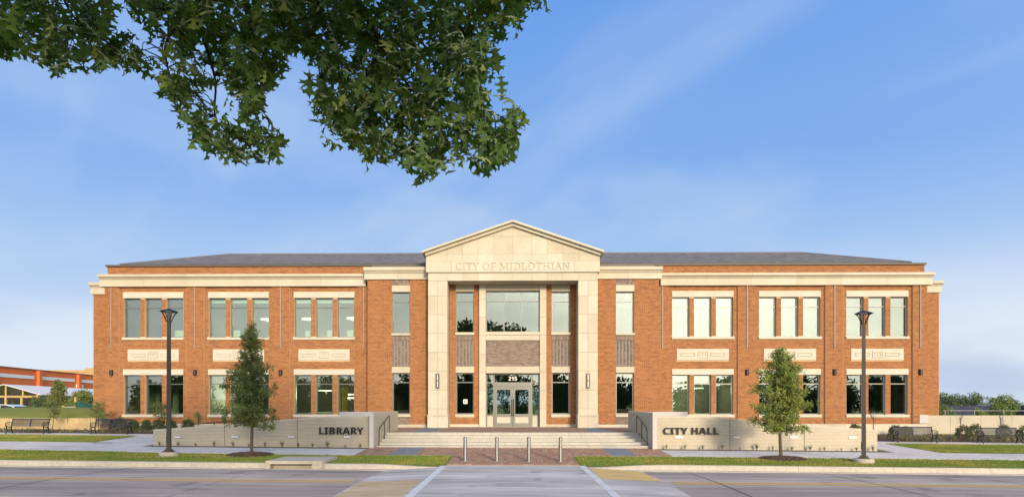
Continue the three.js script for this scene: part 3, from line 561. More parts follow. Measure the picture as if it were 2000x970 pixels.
// ---- hipped shingle roof
{
  const r = part(hall, 'roof'), E = [21.25, 9.495, 0.1], T = [17.35, 11.06, -4.5], Bk = -11.5, pos = [];
  const A = [-E[0], E[1], E[2]], B = [E[0], E[1], E[2]], C = [T[0], T[1], T[2]], Dd = [-T[0], T[1], T[2]], A2 = [-E[0], E[1], -16], B2 = [E[0], E[1], -16], C2 = [T[0], T[1], Bk], D2 = [-T[0], T[1], Bk];
  for (const q of [[A, B, C, Dd], [B, B2, C2, C], [B2, A2, D2, C2], [A2, A, Dd, D2], [Dd, C, C2, D2]]) pos.push(...q[0], ...q[1], ...q[2], ...q[0], ...q[2], ...q[3]);
  const g = new THREE.BufferGeometry(); g.setAttribute('position', new THREE.Float32BufferAttribute(pos, 3)); g.computeVertexNormals(); mesh(r, 'roof_deck', uvm(g), MT.roof);
  seed(5);
  const mats = [], cols = [], sl = Math.hypot(4.66, 1.59), ang = Math.atan2(1.59, 4.66), q = turn(ang - 0.03, 0, 0);
  for (let k = 0; k * 0.15 < sl; k++) { const t = k * 0.15 / sl, half = lerp(E[0], T[0], t); for (let x = -half - rr(0, 0.3); x < half - 0.1; x += 0.32) {
    const a = Math.max(x, -half), b = Math.min(x + 0.32, half); if (b - a < 0.06) continue;
    mats.push(M4(V((a + b) / 2, lerp(E[1], T[1], t) + 0.075 * Math.sin(ang) + 0.012, lerp(E[2], T[2], t) - 0.075 * Math.cos(ang)), q, V(b - a - 0.008, 0.012, 0.165)));
    const s = rr(0.72, 1.3); cols.push(new THREE.Color(0.185 * s, 0.178 * s, 0.19 * s)); } }
  copies(r, 'shingles', unitBox, MT.shingle, mats, cols);
  for (const s of [-1, 1]) mesh(r, 'hip_cap', tube([V(s * E[0], E[1] + 0.02, E[2]), V(s * T[0], T[1] + 0.02, T[2])], [0.05, 0.05], 1, 5), MT.roof);
  mesh(r, 'ridge_cap', tube([V(-T[0], T[1] + 0.02, T[2]), V(T[0], T[1] + 0.02, T[2])], [0.06, 0.06], 1, 5), MT.roof);
}
// ---- rooms behind the glass
{
  const zb = -11, zi = -0.5;
  const r = part(hall, 'interior');
  mesh(r, 'lower_floor', box(-21.9, 21.9, 0.3, 0.74, zb, -0.42), MT.floor);
  mesh(r, 'middle_slab', box(-21.9, 21.9, 4.2, 5.0, zb, -0.42), MT.ceiling);
  mesh(r, 'upper_floor', box(-21.85, 21.85, 5.004, 5.02, zb, -0.43), MT.floor);
  mesh(r, 'upper_ceiling', box(-21.9, 21.9, 8.3, 8.45, zb, -0.42), MT.ceiling);
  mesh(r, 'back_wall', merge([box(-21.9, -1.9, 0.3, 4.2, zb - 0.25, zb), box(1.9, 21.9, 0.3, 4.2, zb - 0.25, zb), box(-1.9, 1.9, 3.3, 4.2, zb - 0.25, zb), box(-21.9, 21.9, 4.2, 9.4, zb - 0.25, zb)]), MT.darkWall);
  mesh(r, 'upper_back_wall', merge([box(-21.8, -7.4, 5.03, 8.29, -6.2, -6.0), box(7.4, 21.8, 5.03, 8.29, -5.4, -5.2), box(-7.3, 7.3, 5.03, 8.29, -7.2, -7)]), MT.wall);
  mesh(r, 'partition', merge([box(-7.3, -7.15, 5.03, 8.29, -10.9, -0.5), box(7.15, 7.3, 5.03, 8.29, -10.9, -0.5), box(-17.25, -17.1, 5.03, 8.29, -5.9, -0.6), box(-1.95, -1.8, 5.03, 8.29, -6.9, -0.5), box(1.8, 1.95, 5.03, 8.29, -6.9, -0.5)]), MT.wall);
  mesh(r, 'partition', merge([box(-17.25, -17.1, 0.75, 4.19, -8, -0.6), box(-21.8, -17.3, 0.75, 4.19, -4.7, -4.5)]), MT.wall);
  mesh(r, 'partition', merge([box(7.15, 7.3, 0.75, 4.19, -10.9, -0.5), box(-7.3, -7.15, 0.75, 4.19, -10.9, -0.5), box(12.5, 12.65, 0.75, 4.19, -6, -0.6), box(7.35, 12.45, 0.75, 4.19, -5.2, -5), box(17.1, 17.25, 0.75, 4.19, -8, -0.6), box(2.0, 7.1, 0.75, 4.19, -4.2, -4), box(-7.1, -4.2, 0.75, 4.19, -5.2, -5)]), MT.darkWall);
  mesh(r, 'lobby_column', merge([box(-1.05, -0.95, 0.75, 4.19, -3.1, -3.0), box(0.95, 1.05, 0.75, 4.19, -3.1, -3.0), box(-1.8, 1.8, 2.95, 3.1, -3.1, -3.0)]), MT.frame);
  mesh(r, 'end_wall', merge([box(-22.0, -21.85, 0.3, 9.3, zb, -0.4), box(21.85, 22.0, 0.3, 9.3, zb, -0.4)]), MT.wall);
  mesh(r, 'roller_blind', merge(BAYS.slice(0, 2).map((c) => box(-c - 1.6, -c + 1.6, 7.48, 7.7, -0.46, -0.45))), MT.white);
  mesh(r, 'back_pane', new THREE.PlaneGeometry(3.8, 2.56), MT.clear, [0, 2.02, zb - 0.1]);
}
function lampAt(x, y, z, power, r) { const l = new THREE.PointLight(new THREE.Color(1, 0.86, 0.62), power, 0, 2); l.position.set(x, y, z); l.castShadow = true; l.shadow.radius = 4; scene.add(l); }
{ // ring pendants upstairs
  const spots = [[-14.55, 6.98, -3.4, 'in the middle upper window group left of the entrance'], [-12.1, 7.0, -3.4, 'at the right edge of the middle left upper windows'], [-9.35, 6.98, -3.0, 'in the upper windows nearest the portico on the left']];
  let first = null;
  for (const [x, y, z, where] of spots) {
    if (!first) {
      first = thing('ring_pendant', 'glowing ring pendant lamp ' + where, 'pendant lamp', [x, y, z], 0, 'ring pendants upstairs');
      mesh(first, 'lamp_ring', new THREE.TorusGeometry(0.36, 0.035, 8, 28).rotateX(Math.PI / 2), MT.lampGlow);
      mesh(first, 'cable', merge([0, 2.1, 4.2].map((a) => tube([V(0.36 * Math.cos(a), 0.05, 0.36 * Math.sin(a)), V(0, 1.3, 0)], [0.006, 0.006], 1, 4))), MT.grey);
    } else copyOf(first, 'glowing ring pendant lamp ' + where, [x, y, z]);
    lampAt(x, y - 0.12, z, 1.5);
  }
}
{ // straight pendants in the library
  const spots = [[-10.95, 2.76, -3.2, 0.55, 'highest, in the left of three lower windows beside the portico'], [-9.95, 2.55, -4.2, 0.62, 'in the middle lower window beside the library wall'], [-10.1, 2.34, -5.2, 0.62, 'lower and farther back in the middle lower library window'], [-15.5, 2.8, -3.6, 0.7, 'placed to light the lower windows behind the left young tree'], [10.6, 2.9, -3.4, 0.6, 'in the lower windows above the CITY HALL letters']];  // the fourth is placed to brighten the dim ground-floor room
  for (const [x, y, z, l, where] of spots) {
    const t = thing('linear_pendant', 'straight glowing pendant lamp ' + where, 'pendant lamp', [x, y, z], 0, 'linear pendants downstairs');
    mesh(t, 'lamp_bar', box(-l, l, -0.035, 0.035, -0.04, 0.04), MT.lampGlow);
    mesh(t, 'cable', merge([-1, 1].map((s) => tube([V(s * l * 0.7, 0.035, 0), V(s * l * 0.7, 4.19 - y, 0)], [0.005, 0.005], 1, 4))), MT.grey);
    lampAt(x, y - 0.1, z, 9);
  }
}
{ // fluted tan column in the library window
  const t = thing('fluted_column', 'tan fluted timber column inside the library window', 'column', [-10.0, 0.745, -2.6]), n = 14;
  for (let k = 0; k < n; k++) { const a = k / n * 2 * Math.PI; mesh(t, 'stave', tube([V(0.36 * Math.cos(a), 0, 0.36 * Math.sin(a)), V(0.36 * Math.cos(a), 1.75, 0.36 * Math.sin(a)), V(0.44 * Math.cos(a), 2.3, 0.44 * Math.sin(a)), V(0.5 * Math.cos(a), 2.75, 0.5 * Math.sin(a))], [0.075, 0.075, 0.085, 0.03], 8, 6), MT.timber); }
}
{ // framed picture and furniture seen in the far left lower windows
  const t = thing('framed_picture', 'black framed abstract picture inside the far left lower window', 'picture', [-21.1, 1.55, -4.46]);
  mesh(t, 'frame', merge([box(-0.36, -0.3, 0, 1.1, 0, 0.05), box(0.3, 0.36, 0, 1.1, 0, 0.05), box(-0.3, 0.3, 0, 0.06, 0, 0.05), box(-0.3, 0.3, 1.04, 1.1, 0, 0.05)]), MT.black);
  mesh(t, 'canvas', box(-0.3, 0.3, 0.06, 1.04, 0, 0.02), std([0.3, 0.36, 0.36], 0.8));
  mesh(t, 'painted_arc', merge([[0.28, 0.62], [0.17, 0.62], [0.28, 0.36], [0.17, 0.36]].map(([r, y], k) => new THREE.TorusGeometry(r, 0.035, 4, 20, Math.PI).rotateZ(k > 1 ? 0 : Math.PI).scale(1, 1, 0.2).translate(0, k > 1 ? y - 0.1 : y + 0.35, 0.025))), std([0.1, 0.11, 0.16], 0.8));
  const d = thing('inner_door', 'dark brown door inside the far left lower windows', 'door', [-19.9, 0.745, -4.46]);
  mesh(d, 'leaf', box(-0.45, 0.45, 0, 2.1, 0, 0.05), MT.wood); mesh(d, 'handle', box(0.34, 0.38, 0.95, 1.1, 0.05, 0.09), MT.grey);
  for (const [x, z, where] of [[-18.75, -2.0, 'by the pane at the right'], [-18.1, -2.5, 'second from the pane']]) {
    const c = thing('chair', 'dark low back chair inside the far left lower windows, ' + where, 'chair', [x, 0.745, z], 0.3, 'chairs in the far left room');
    mesh(c, 'seat', box(-0.22, 0.22, 0.44, 0.48, -0.22, 0.22), MT.cushion); mesh(c, 'backrest', tube([V(-0.2, 0.5, -0.2), V(-0.2, 0.85, -0.23), V(0, 0.97, -0.24), V(0.2, 0.85, -0.23), V(0.2, 0.5, -0.2)], [0.03, 0.03], 12, 6), MT.black);
    for (const [a, b] of [[-1, -1], [1, -1], [-1, 1], [1, 1]]) mesh(c, 'leg', cyl(0.014, 0.014, 0.44, a * 0.19, 0, b * 0.19, 6), MT.black);
  }
  // white boxes on the upper window ledges
  let k = 0;
  for (const [x, w, h] of [[-18.35, 0.62, 0.42], [-15.3, 0.5, 0.42], [-11.3, 0.26, 0.4], [-10.1, 0.28, 0.42], [-8.95, 0.32, 0.42]]) {
    const b = thing('white_screen', `small white desk screen, ${NTH[k]} from the left on the upper left window ledges`, 'screen', [x, 5.02, -0.72], 0, 'white desk screens upstairs'); k++;
    mesh(b, 'board', box(-w / 2, w / 2, 0.1, 0.58 + h, -0.02, 0.02), MT.white);
    mesh(b, 'foot', merge([box(-w / 2, -w / 2 + 0.04, 0, 0.099, -0.15, 0.15), box(w / 2 - 0.04, w / 2, 0, 0.099, -0.15, 0.15)]), MT.grey);
  }
  const tb = thing('reading_table', 'pale table inside the lower library window', 'table', [-11.0, 0.745, -2.4]);
  mesh(tb, 'table_top', box(-0.7, 0.7, 0.71, 0.75, -0.4, 0.4), MT.wall); for (const [a, b] of [[-1, -1], [1, -1], [-1, 1], [1, 1]]) mesh(tb, 'leg', box(a * 0.64 - 0.03, a * 0.64 + 0.03, 0, 0.709, b * 0.34 - 0.03, b * 0.34 + 0.03), MT.wall);
  const nt = thing('door_notice', 'white notice square on the window left of the doors', 'notice', [-2.56, 1.98, -0.088]);
  mesh(nt, 'card', box(-0.11, 0.11, 0, 0.24, -0.004, 0), MT.white); mesh(nt, 'print', merge([box(-0.07, -0.03, 0.06, 0.18, 0, 0.002), box(-0.03, 0.02, 0.1, 0.14, 0, 0.002), box(0.05, 0.07, 0.04, 0.2, 0, 0.002)]), MT.black);
}
// ---- wall lamps
{
  const mk = (label, x) => { const t = thing('wall_lamp', label, 'wall lamp', [x, 3.52, 0.004], 0, 'black wall lamps on the pilasters'); mesh(t, 'housing', new THREE.CylinderGeometry(0.095, 0.095, 0.3, 14, 1, false, -Math.PI / 2, Math.PI).translate(0, 0.15, 0.03), MT.blackMetal); mesh(t, 'bracket', box(-0.095, 0.095, 0.02, 0.28, 0, 0.0295), MT.blackMetal); return t; };
  const names = { '-21.77': 'at the far left corner', '-17.21': 'second from the far left corner', '-12.55': 'just right of the left young tree', '12.55': 'just left of the right young tree', '17.21': 'between the right young tree and right lamp post', '21.77': 'at the far right corner' };
  for (const [x, w] of Object.entries(names)) mk('small black cylinder wall lamp on brick ' + w, +x);
  for (const s of [-1, 1]) {
    const t = thing('column_sconce', `tall black sconce with two white lenses on the ${s < 0 ? 'left' : 'right'} stone column`, 'wall lamp', [s * 3.9, 2.79, 1.304], 0, 'sconces on the portico columns');
    mesh(t, 'housing', merge([box(-0.085, -0.031, 0, 0.76, 0, 0.1), box(0.031, 0.085, 0, 0.76, 0, 0.1), box(-0.05, 0.05, 0, 0.04, 0, 0.099), box(-0.05, 0.05, 0.72, 0.76, 0, 0.099), box(-0.05, 0.05, 0.36, 0.4, 0, 0.099), box(-0.05, 0.05, 0.04, 0.72, 0, 0.02)]), MT.bronze);
    for (const y of [0.042, 0.402]) mesh(t, 'lens', box(-0.03, 0.03, y, y + 0.316, 0.021, 0.085), MT.frost);
  }
  const pl = thing('cornerstone_plaque', 'pale square cornerstone plaque low on the right brick corner', 'plaque', [21.95, 0.93, 0.005]);
  mesh(pl, 'plate', box(-0.23, 0.23, 0, 0.46, 0, 0.03), std([0.62, 0.62, 0.6], 0.6, { map: map(speckled, 2) }));
}

// ------------------------------------------------------------------ sign walls, cheek walls, rails
const topL = (a) => steps(a, [5.6, 7.5, 8.4, 9.1, 11.3, 14.3], [1.49, 1.455, 1.4, 1.34, 1.15, 0.945]);   // height of the wall's top over the distance from the middle
function ribbedPanel(parent, s, a, b, zf, top, bottom) {
  // a concrete panel with rounded horizontal ribs cut off along the sloping top
  const list = [], pitch = 0.056, n = 8, e = 0.006, X = (x) => s * x;
  const out = [[X(a + e), bottom - 0.3], [X(b - e), bottom - 0.3]]; for (let i = n; i >= 0; i--) { const x = lerp(a + e, b - e, i / n); out.push([X(x), top(x)]); }
  const pts = s > 0 ? out : out.reverse();
  list.push(extrude(pts, 0.22).translate(0, 0, zf - 0.22));
  for (let y = bottom - 0.1; y < 1.7; y += pitch) {
    let x1 = b - e; while (x1 > a + e && top(x1) < y + pitch) x1 -= 0.02; if (x1 - a < 0.1) continue;
    const g = extrude([[0, 0.006], [0.02, 0.012], [0.024, pitch * 0.4], [0.018, pitch - 0.016], [0, pitch - 0.01]], x1 - a - e); g.rotateY(Math.PI / 2); g.scale(1, 1, -1);
    g.translate(0, y, zf); const m = s > 0 ? g.translate(a + e, 0, 0) : g.translate(-x1, 0, 0); list.push(flip(m));
  }
  return mesh(parent, 'ribbed_panel', merge(list), MT.ribbed);
}
function flip(g) { const p = g.attributes.position; for (let i = 0; i < p.count; i += 3) for (const k of Object.keys(g.attributes)) { const a = g.attributes[k]; for (let c = 0; c < a.itemSize; c++) { const t = a.array[(i + 1) * a.itemSize + c]; a.array[(i + 1) * a.itemSize + c] = a.array[(i + 2) * a.itemSize + c]; a.array[(i + 2) * a.itemSize + c] = t; } } g.computeVertexNormals(); return uvm(g); }
const ZW = 9.5;
for (const s of [-1, 1]) {
  const side = s < 0 ? 'left' : 'right';
  const t = thing('sign_wall', `long low ribbed concrete wall carrying the word ${s < 0 ? 'LIBRARY' : 'CITY HALL'}`, 'wall');
  for (const [a, b] of [[5.64, 8.55], [8.56, 11.46], [11.47, 14.32]]) ribbedPanel(t, s, a, b, ZW, topL, G(s * b, ZW));
  const lt = thing('sign_lettering', `black raised letters ${s < 0 ? 'LIBRARY' : 'CITY HALL'} on the ${side} ribbed wall`, 'lettering', [0, 0, 0]);
  const word = s < 0 ? 'LIBRARY' : 'CITY HALL', w0 = s < 0 ? -7.66 : 5.92, w1 = s < 0 ? -5.9 : 8.08;
  const n = textShapes(sansBold, word), k = 0.27 / (n.y1 - n.y0), kx = (w1 - w0) / (n.x1 - n.x0);
  n.sh.forEach((sh) => { const g = uvm(new THREE.ExtrudeGeometry(sh, { depth: 0.035 / k, bevelEnabled: false, curveSegments: 8 })); g.translate(-n.x0, -n.y0, 0); g.scale(kx, k, k); g.translate(w0, 0.765, ZW + 0.075); mesh(lt, 'letter', g, MT.black); });
  mesh(lt, 'standoff', merge([0.08, 0.28, 0.46, 0.64, 0.82, 0.95].map((q) => cyl(0.008, 0.008, 0.055, 0, 0, 0, 6).rotateX(Math.PI / 2).translate(lerp(w0, w1, q), 0.78, ZW + 0.025))), MT.black);
  // step lights let into the wall
  [6.55, 8.8, 11.05, 13.35].forEach((x, i) => {
    const l = thing('recessed_wall_light', `white recessed wall light, ${NTH[i]} from the steps on the ${word} wall`, 'wall light', [s * x, 0.63 - (i > 2 ? 0.01 : 0), ZW + 0.022], 0, 'recessed lights in the sign walls');
    mesh(l, 'lens', box(-0.14, 0.14, 0, 0.055, -0.01, 0.012), MT.white); mesh(l, 'bezel', merge([box(-0.16, 0.16, 0.056, 0.072, -0.01, 0.016), box(-0.16, 0.16, -0.017, -0.001, -0.01, 0.016), box(-0.16, -0.141, -0.001, 0.056, -0.01, 0.015), box(0.141, 0.16, -0.001, 0.056, -0.01, 0.015)]), MT.steel);
  });
  // cheek wall beside the steps: ribbed on its inner face, smooth at its end
  const c = thing('cheek_wall', `pale concrete cheek wall on the ${side} of the entrance steps`, 'wall');
  mesh(c, 'wall_end', box(s * 5.46, s * 5.63, -0.2, 1.63, 9.58, 9.8), MT.smoothConcrete);
  const list = [box(s * 5.475, s * 5.63, -0.2, 1.628, 4.2, 9.579)];
  for (let y = 0.2; y < 1.57; y += 0.056) { const g = extrude([[0, 0.006], [0.012, 0.012], [0.014, 0.024], [0.012, 0.04], [0, 0.046]], 5.36); if (s < 0) g.translate(-5.475, y, 4.21); else { g.scale(-1, 1, 1); flip(g); g.translate(5.475, y, 4.21); } list.push(g); }
  mesh(c, 'ribbed_side', merge(list), MT.ribbed);
  mesh(c, 'return_wall', box(s * 5.64, s * 7.4, 0, 1.63, 7.35, 7.55), MT.smoothConcrete);
  const r = thing('handrail', `thin dark handrail up the ${side} side of the steps`, 'handrail');
  const y = (z) => LAND - clamp((z - 7.2) / 2.2) * 0.536;
  mesh(r, 'rail', tube([V(s * 5.33, y(9.35) + 0.66, 9.35), V(s * 5.33, y(9.25) + 0.74, 9.25), V(s * 5.33, y(7.4) + 0.74, 7.4), V(s * 5.33, y(7.2) + 0.74, 7.25), V(s * 5.33, y(7.2) + 0.68, 7.15)], [0.022, 0.022], 24, 8), MT.bronze);
  for (const z of [9.35, 8.25, 7.15]) mesh(r, 'post', tube([V(s * 5.33, y(z) - 0.05, z), V(s * 5.33, y(z) + (z === 8.25 ? 0.73 : 0.68), z)], [0.02, 0.02], 1, 8), MT.bronze);
}
{ // ramp and its rail behind the left wall
  const q = thing('ramp', 'sloping concrete ramp behind the LIBRARY wall', 'ramp'); q.userData.kind = 'structure'; delete q.userData.category;
  mesh(q, 'ramp_slab', extrude([[-14.3, 0.1], [-5.7, 0.1], [-5.7, LAND - 0.01], [-14.3, G(-14.3, 8) + 0.02]], 1.6).translate(0, 0, 7.6), MT.concrete);
  mesh(q, 'ramp_slab', extrude([[5.7, 0.0], [14.3, 0.0], [14.3, G(14.3, 8) + 0.02], [5.7, LAND - 0.01]], 1.6).translate(0, 0, 7.6), MT.concrete);
  const r = thing('ramp_rail', 'low dark rail showing above the LIBRARY wall', 'handrail');
  const y = (x) => lerp(1.06, 1.32, (x + 14.2) / 3.3);
  mesh(r, 'rail', tube([V(-14.1, y(-14.1), 7.0), V(-11.0, y(-11.0), 7.0)], [0.022, 0.022], 1, 8), MT.blackMetal);
  for (const x of [-14.0, -13.0, -12.0, -11.1]) mesh(r, 'post', tube([V(x, 0.4, 7.0), V(x, y(x), 7.0)], [0.018, 0.018], 1, 6), MT.blackMetal);
}

// ------------------------------------------------------------------ street furniture
[-1.58, -0.53, 0.53, 1.58].forEach((x, i) => {
  const t = thing('bollard', `${['leftmost', 'second from left', 'third from left', 'rightmost'][i]} of four stainless steel bollards before the steps`, 'bollard', [x, G(x, 13.75) + 0.02, 13.75], 0, 'steel bollards before the steps');
  mesh(t, 'post', cyl(0.06, 0.06, 0.62, 0, 0, 0, 20), MT.steel); mesh(t, 'groove', cyl(0.048, 0.048, 0.04, 0, 0.62, 0, 20), MT.grey);
  mesh(t, 'head', merge([cyl(0.06, 0.06, 0.13, 0, 0.66, 0, 20), cyl(0.06, 0.045, 0.02, 0, 0.79, 0, 20)]), MT.steel); mesh(t, 'foot_ring', cyl(0.085, 0.08, 0.015, 0, 0, 0, 20), MT.steel);
});
function lampPost(label, x, z, lean) {
  const y = G(x, z), t = thing('street_lamp', label, 'street lamp', [x, y, z], lean, 'lamp posts on the verge');
  mesh(t, 'concrete_base', merge([cyl(0.33, 0.33, 0.16, 0, -0.05, 0, 28), cyl(0.33, 0.3, 0.03, 0, 0.11, 0, 28)]), MT.kerb);
  mesh(t, 'base_plate', merge([box(-0.16, 0.16, 0.141, 0.175, -0.16, 0.16), box(-0.11, 0.11, 0.176, 0.23, -0.11, 0.11)]), MT.bronze);
  const p = new THREE.CylinderGeometry(0.05 * 1.414, 0.064 * 1.414, 4.45, 4, 1).rotateY(Math.PI / 4).toNonIndexed(); p.computeVertexNormals(); p.translate(0, 0.23 + 2.225, 0);
  mesh(t, 'pole', uvm(p), MT.bronze);
  mesh(t, 'handhole_cover', box(-0.08, -0.06, 0.45, 0.7, -0.04, 0.04), MT.bronze);
  const h = part(t, 'lantern', [0, 4.66, 0]);
  for (let k = 0; k < 4; k++) { const a = k * Math.PI / 2 + Math.PI / 4, d = (r, q) => V(Math.cos(a) * r, q, Math.sin(a) * r); mesh(h, 'arm', tube([d(0.08, 0), d(0.12, 0.12), d(0.2, 0.28), d(0.285, 0.36)], [0.02, 0.016], 8, 6), MT.blackMetal); }
  mesh(h, 'shade', uvm(new THREE.LatheGeometry([[0, 0.47], [0.05, 0.47], [0.07, 0.445], [0.17, 0.425], [0.29, 0.372], [0.295, 0.36], [0.28, 0.355], [0.16, 0.385], [0, 0.39]].map(([a, b]) => new THREE.Vector2(a, b)), 28)), MT.navy);
  mesh(h, 'lens', cyl(0.1, 0.13, 0.03, 0, 0.352, 0, 20), MT.white);
  for (let k = 0; k < 4; k++) { const a = k * Math.PI / 2; mesh(h, 'rod', tube([V(0.045 * Math.cos(a), 0, 0.045 * Math.sin(a)), V(0.045 * Math.cos(a), 0.36, 0.045 * Math.sin(a))], [0.009, 0.009], 1, 5), MT.blackMetal); }
}
lampPost('tall dark lamp post on the left verge with curved lantern arms', -12.0, 12.75, 0.12);
lampPost('tall dark lamp post on the right verge beside the sign wall end', 11.85, 13.2, -0.35);

function bench(label, x, z, ry) {
  const t = thing('bench', label, 'bench', [x, G(x, z) + 0.018, z], ry, 'black benches by the planting beds'), L = 0.9; t.scale.set(0.98, 0.78, 0.85);
  for (const [y, z0] of [[0.435, 0.24], [0.44, 0.17], [0.437, 0.1], [0.43, 0.03], [0.425, -0.04], [0.425, -0.11]]) mesh(t, 'seat_slat', box(-L, L, y - 0.012, y + 0.012, z0 - 0.027, z0 + 0.027), MT.navy);
  for (let k = 0; k < 6; k++) { const y = 0.5 + k * 0.066; mesh(t, 'back_slat', box(-L, L, y - 0.022, y + 0.022, -0.165 - k * 0.022 - 0.01, -0.165 - k * 0.022 + 0.01), MT.navy); }
  mesh(t, 'top_rail', tube([V(-L - 0.02, 0.885, -0.305), V(L + 0.02, 0.885, -0.305)], [0.026, 0.026], 1, 8), MT.navy);
  mesh(t, 'back_strap', tube([V(0, 0.42, -0.15), V(0, 0.88, -0.3)], [0.03, 0.03], 1, 6), MT.navy);
  for (const s of [-1, 1]) {
    const X = s * (L - 0.03), e = part(t, 'end_frame');
    mesh(e, 'leg', tube([V(X, 0, 0.27), V(X, 0.2, 0.22), V(X, 0.42, 0.25)], [0.03, 0.026], 8, 6), MT.blackMetal);
    mesh(e, 'leg', tube([V(X, 0, -0.26), V(X, 0.2, -0.19), V(X, 0.42, -0.15), V(X, 0.9, -0.31)], [0.03, 0.026], 10, 6), MT.blackMetal);
    mesh(e, 'stretcher', tube([V(X, 0.17, 0.22), V(X, 0.26, 0.02), V(X, 0.17, -0.2)], [0.02, 0.02], 8, 6), MT.blackMetal);
    mesh(e, 'seat_bar', tube([V(X, 0.41, 0.27), V(X, 0.4, -0.16)], [0.022, 0.022], 1, 6), MT.blackMetal);
    mesh(e, 'arm', tube([V(X, 0.66, -0.22), V(X, 0.69, -0.02), V(X, 0.68, 0.2), V(X, 0.6, 0.31), V(X, 0.5, 0.29), V(X, 0.47, 0.22)], [0.024, 0.024], 16, 6), MT.blackMetal);
    mesh(e, 'scroll', tube([V(X, 0.42, 0.25), V(X, 0.52, 0.2), V(X, 0.6, 0.1), V(X, 0.57, 0.02), V(X, 0.52, 0.06)], [0.016, 0.016], 12, 5), MT.blackMetal);
  }
}
bench('dark metal slatted bench at the far left edge before the stone blocks', -22.95, 4.62, 0.05);
bench('dark metal slatted bench near the left brick corner', -19.15, 4.3, 0.05);
bench('dark metal slatted bench near the right brick corner', 18.3, 5.3, -0.05);
bench('dark metal slatted bench at the far right edge', 22.1, 5.35, -0.05);

{ // storm drain inlet let into the kerb
  const t = thing('storm_inlet', 'concrete storm drain inlet with dark slot in the kerb', 'storm drain'), y = fall(-6.9);
  mesh(t, 'cover_slab', box(-7.8, -6.0, y + 0.03, y + 0.13, 13.1, 14.93), MT.kerb);
  mesh(t, 'face', merge([box(-7.8, -7.66, y - 0.25, y + 0.028, 14.56, 14.92), box(-6.34, -6.0, y - 0.25, y + 0.028, 14.56, 14.92), box(-7.8, -6.0, y - 0.25, y - 0.105, 14.921, 15.2)]), MT.kerb);
  mesh(t, 'throat', merge([box(-7.66, -6.34, y - 0.25, y + 0.028, 14.56, 14.59), box(-7.66, -6.34, y - 0.25, y - 0.14, 14.591, 14.919)]), MT.kerb);
}

// ------------------------------------------------------------------ plants
const quadLeaf = (l, w, fold = 0.25) => { const g = new THREE.BufferGeometry(), p = [0, 0, 0, w * 0.5, l * 0.45, fold * w, 0, l, 0, 0, l * 0.45, 0, -w * 0.5, l * 0.45, fold * w]; g.setAttribute('position', new THREE.Float32BufferAttribute(p, 3)); g.setIndex([0, 1, 3, 3, 1, 2, 0, 3, 4, 3, 2, 4]); g.computeVertexNormals(); return g.toNonIndexed(); };
function leafClump(n, l, w, spread, k) { seed(k); const list = []; for (let i = 0; i < n; i++) { const g = quadLeaf(l * rr(0.7, 1.2), w * rr(0.8, 1.2)); g.rotateX(rr(-1.4, 1.4)); g.rotateY(rr(0, 6.28)); g.rotateZ(rr(-1.2, 1.2)); g.translate(rr(-1, 1) * spread, rr(-1, 1) * spread, rr(-1, 1) * spread); list.push(g); } return merge(list); }
const clumpSmall = leafClump(9, 0.075, 0.036, 0.07, 3), clumpMid = leafClump(12, 0.17, 0.1, 0.22, 4), clumpBig = leafClump(26, 0.42, 0.26, 0.55, 5);
const green = (a, v = 0.3) => { const s = rr(1 - v, 1 + v); return new THREE.Color(a[0] * s * rr(0.9, 1.15), a[1] * s, a[2] * s * rr(0.85, 1.15)); };
const WHITE = [1, 1, 1], foliageMat = leafMat(WHITE, 0.3);

// a young tree: straight stem, many rising limbs, leaf sprays along their outer parts
function youngTree(name, label, x, z, H, clear, radius, n, tint, k, o = {}) {
  seed(k); const t = thing(name, label, 'tree', [x, G(x, z) + (o.lift ?? 0), z], 0, o.group), mats = [], cols = [], limbs = [];
  const wob = V(rr(-0.04, 0.04), 0, rr(-0.04, 0.04));
  const stemAt = (h) => V(wob.x * Math.sin(h * 2.1) + (o.lean ?? 0) * h, h, wob.z * Math.sin(h * 1.7));
  mesh(t, 'trunk', tube([0, 0.25, 0.5, 0.75, 0.97].map((q) => stemAt(q * H)), [o.stem ?? 0.06, (o.stem ?? 0.06) * 0.8, 0.03, 0.012], 16, 8), o.bark ?? MT.bark);
  for (let i = 0; i < n; i++) {
    const q = (i + rr(0, 0.9)) / n, h = lerp(clear, H * 0.98, q), a = i * 2.4 + rr(-0.5, 0.5), r = radius(q) * (rnd() < 0.2 ? rr(1.0, 1.3) : rr(0.5, 1.05)) * (fbm(Math.cos(a) * 1.1 + k, h * 1.3, Math.sin(a) * 1.1, 2) > 0.1 ? 0.5 : 1.06), rise = rr(0.12, 0.5) * r + 0.04 - (q < 0.15 ? r * 0.25 : 0);
    const s = stemAt(h), e = V(s.x + Math.cos(a) * r, s.y + rise, s.z + Math.sin(a) * r), m = s.clone().lerp(e, 0.5).add(V(0, -0.05 * r, 0));
    limbs.push(tube([s, m, e], [0.016 * (1 - q) + 0.006, 0.004], 5, 4));
    const count = Math.max(3, Math.round((o.dense ?? 16) * r / radius(0.15)));
    for (let j = 0; j < count; j++) {
      const u = rr(0.18, 1.04), p = s.clone().lerp(e, u).add(V(rr(-1, 1), rr(-0.8, 0.8), rr(-1, 1)).multiplyScalar((o.puff ?? 0.16) * (0.5 + 0.6 * r)));
      mats.push(M4(p, turn(rr(0, 6), rr(0, 6), rr(0, 6)), V(1, 1, 1).multiplyScalar(rr(0.7, 1.35) * (o.leaf ?? 1)))); cols.push(green(tint));
    }
  }
  mesh(t, 'limbs', merge(limbs), o.bark ?? MT.bark).userData.kind = 'stuff';
  copies(t, 'crown', o.clump ?? clumpSmall, foliageMat, mats, cols);
  return t;
}
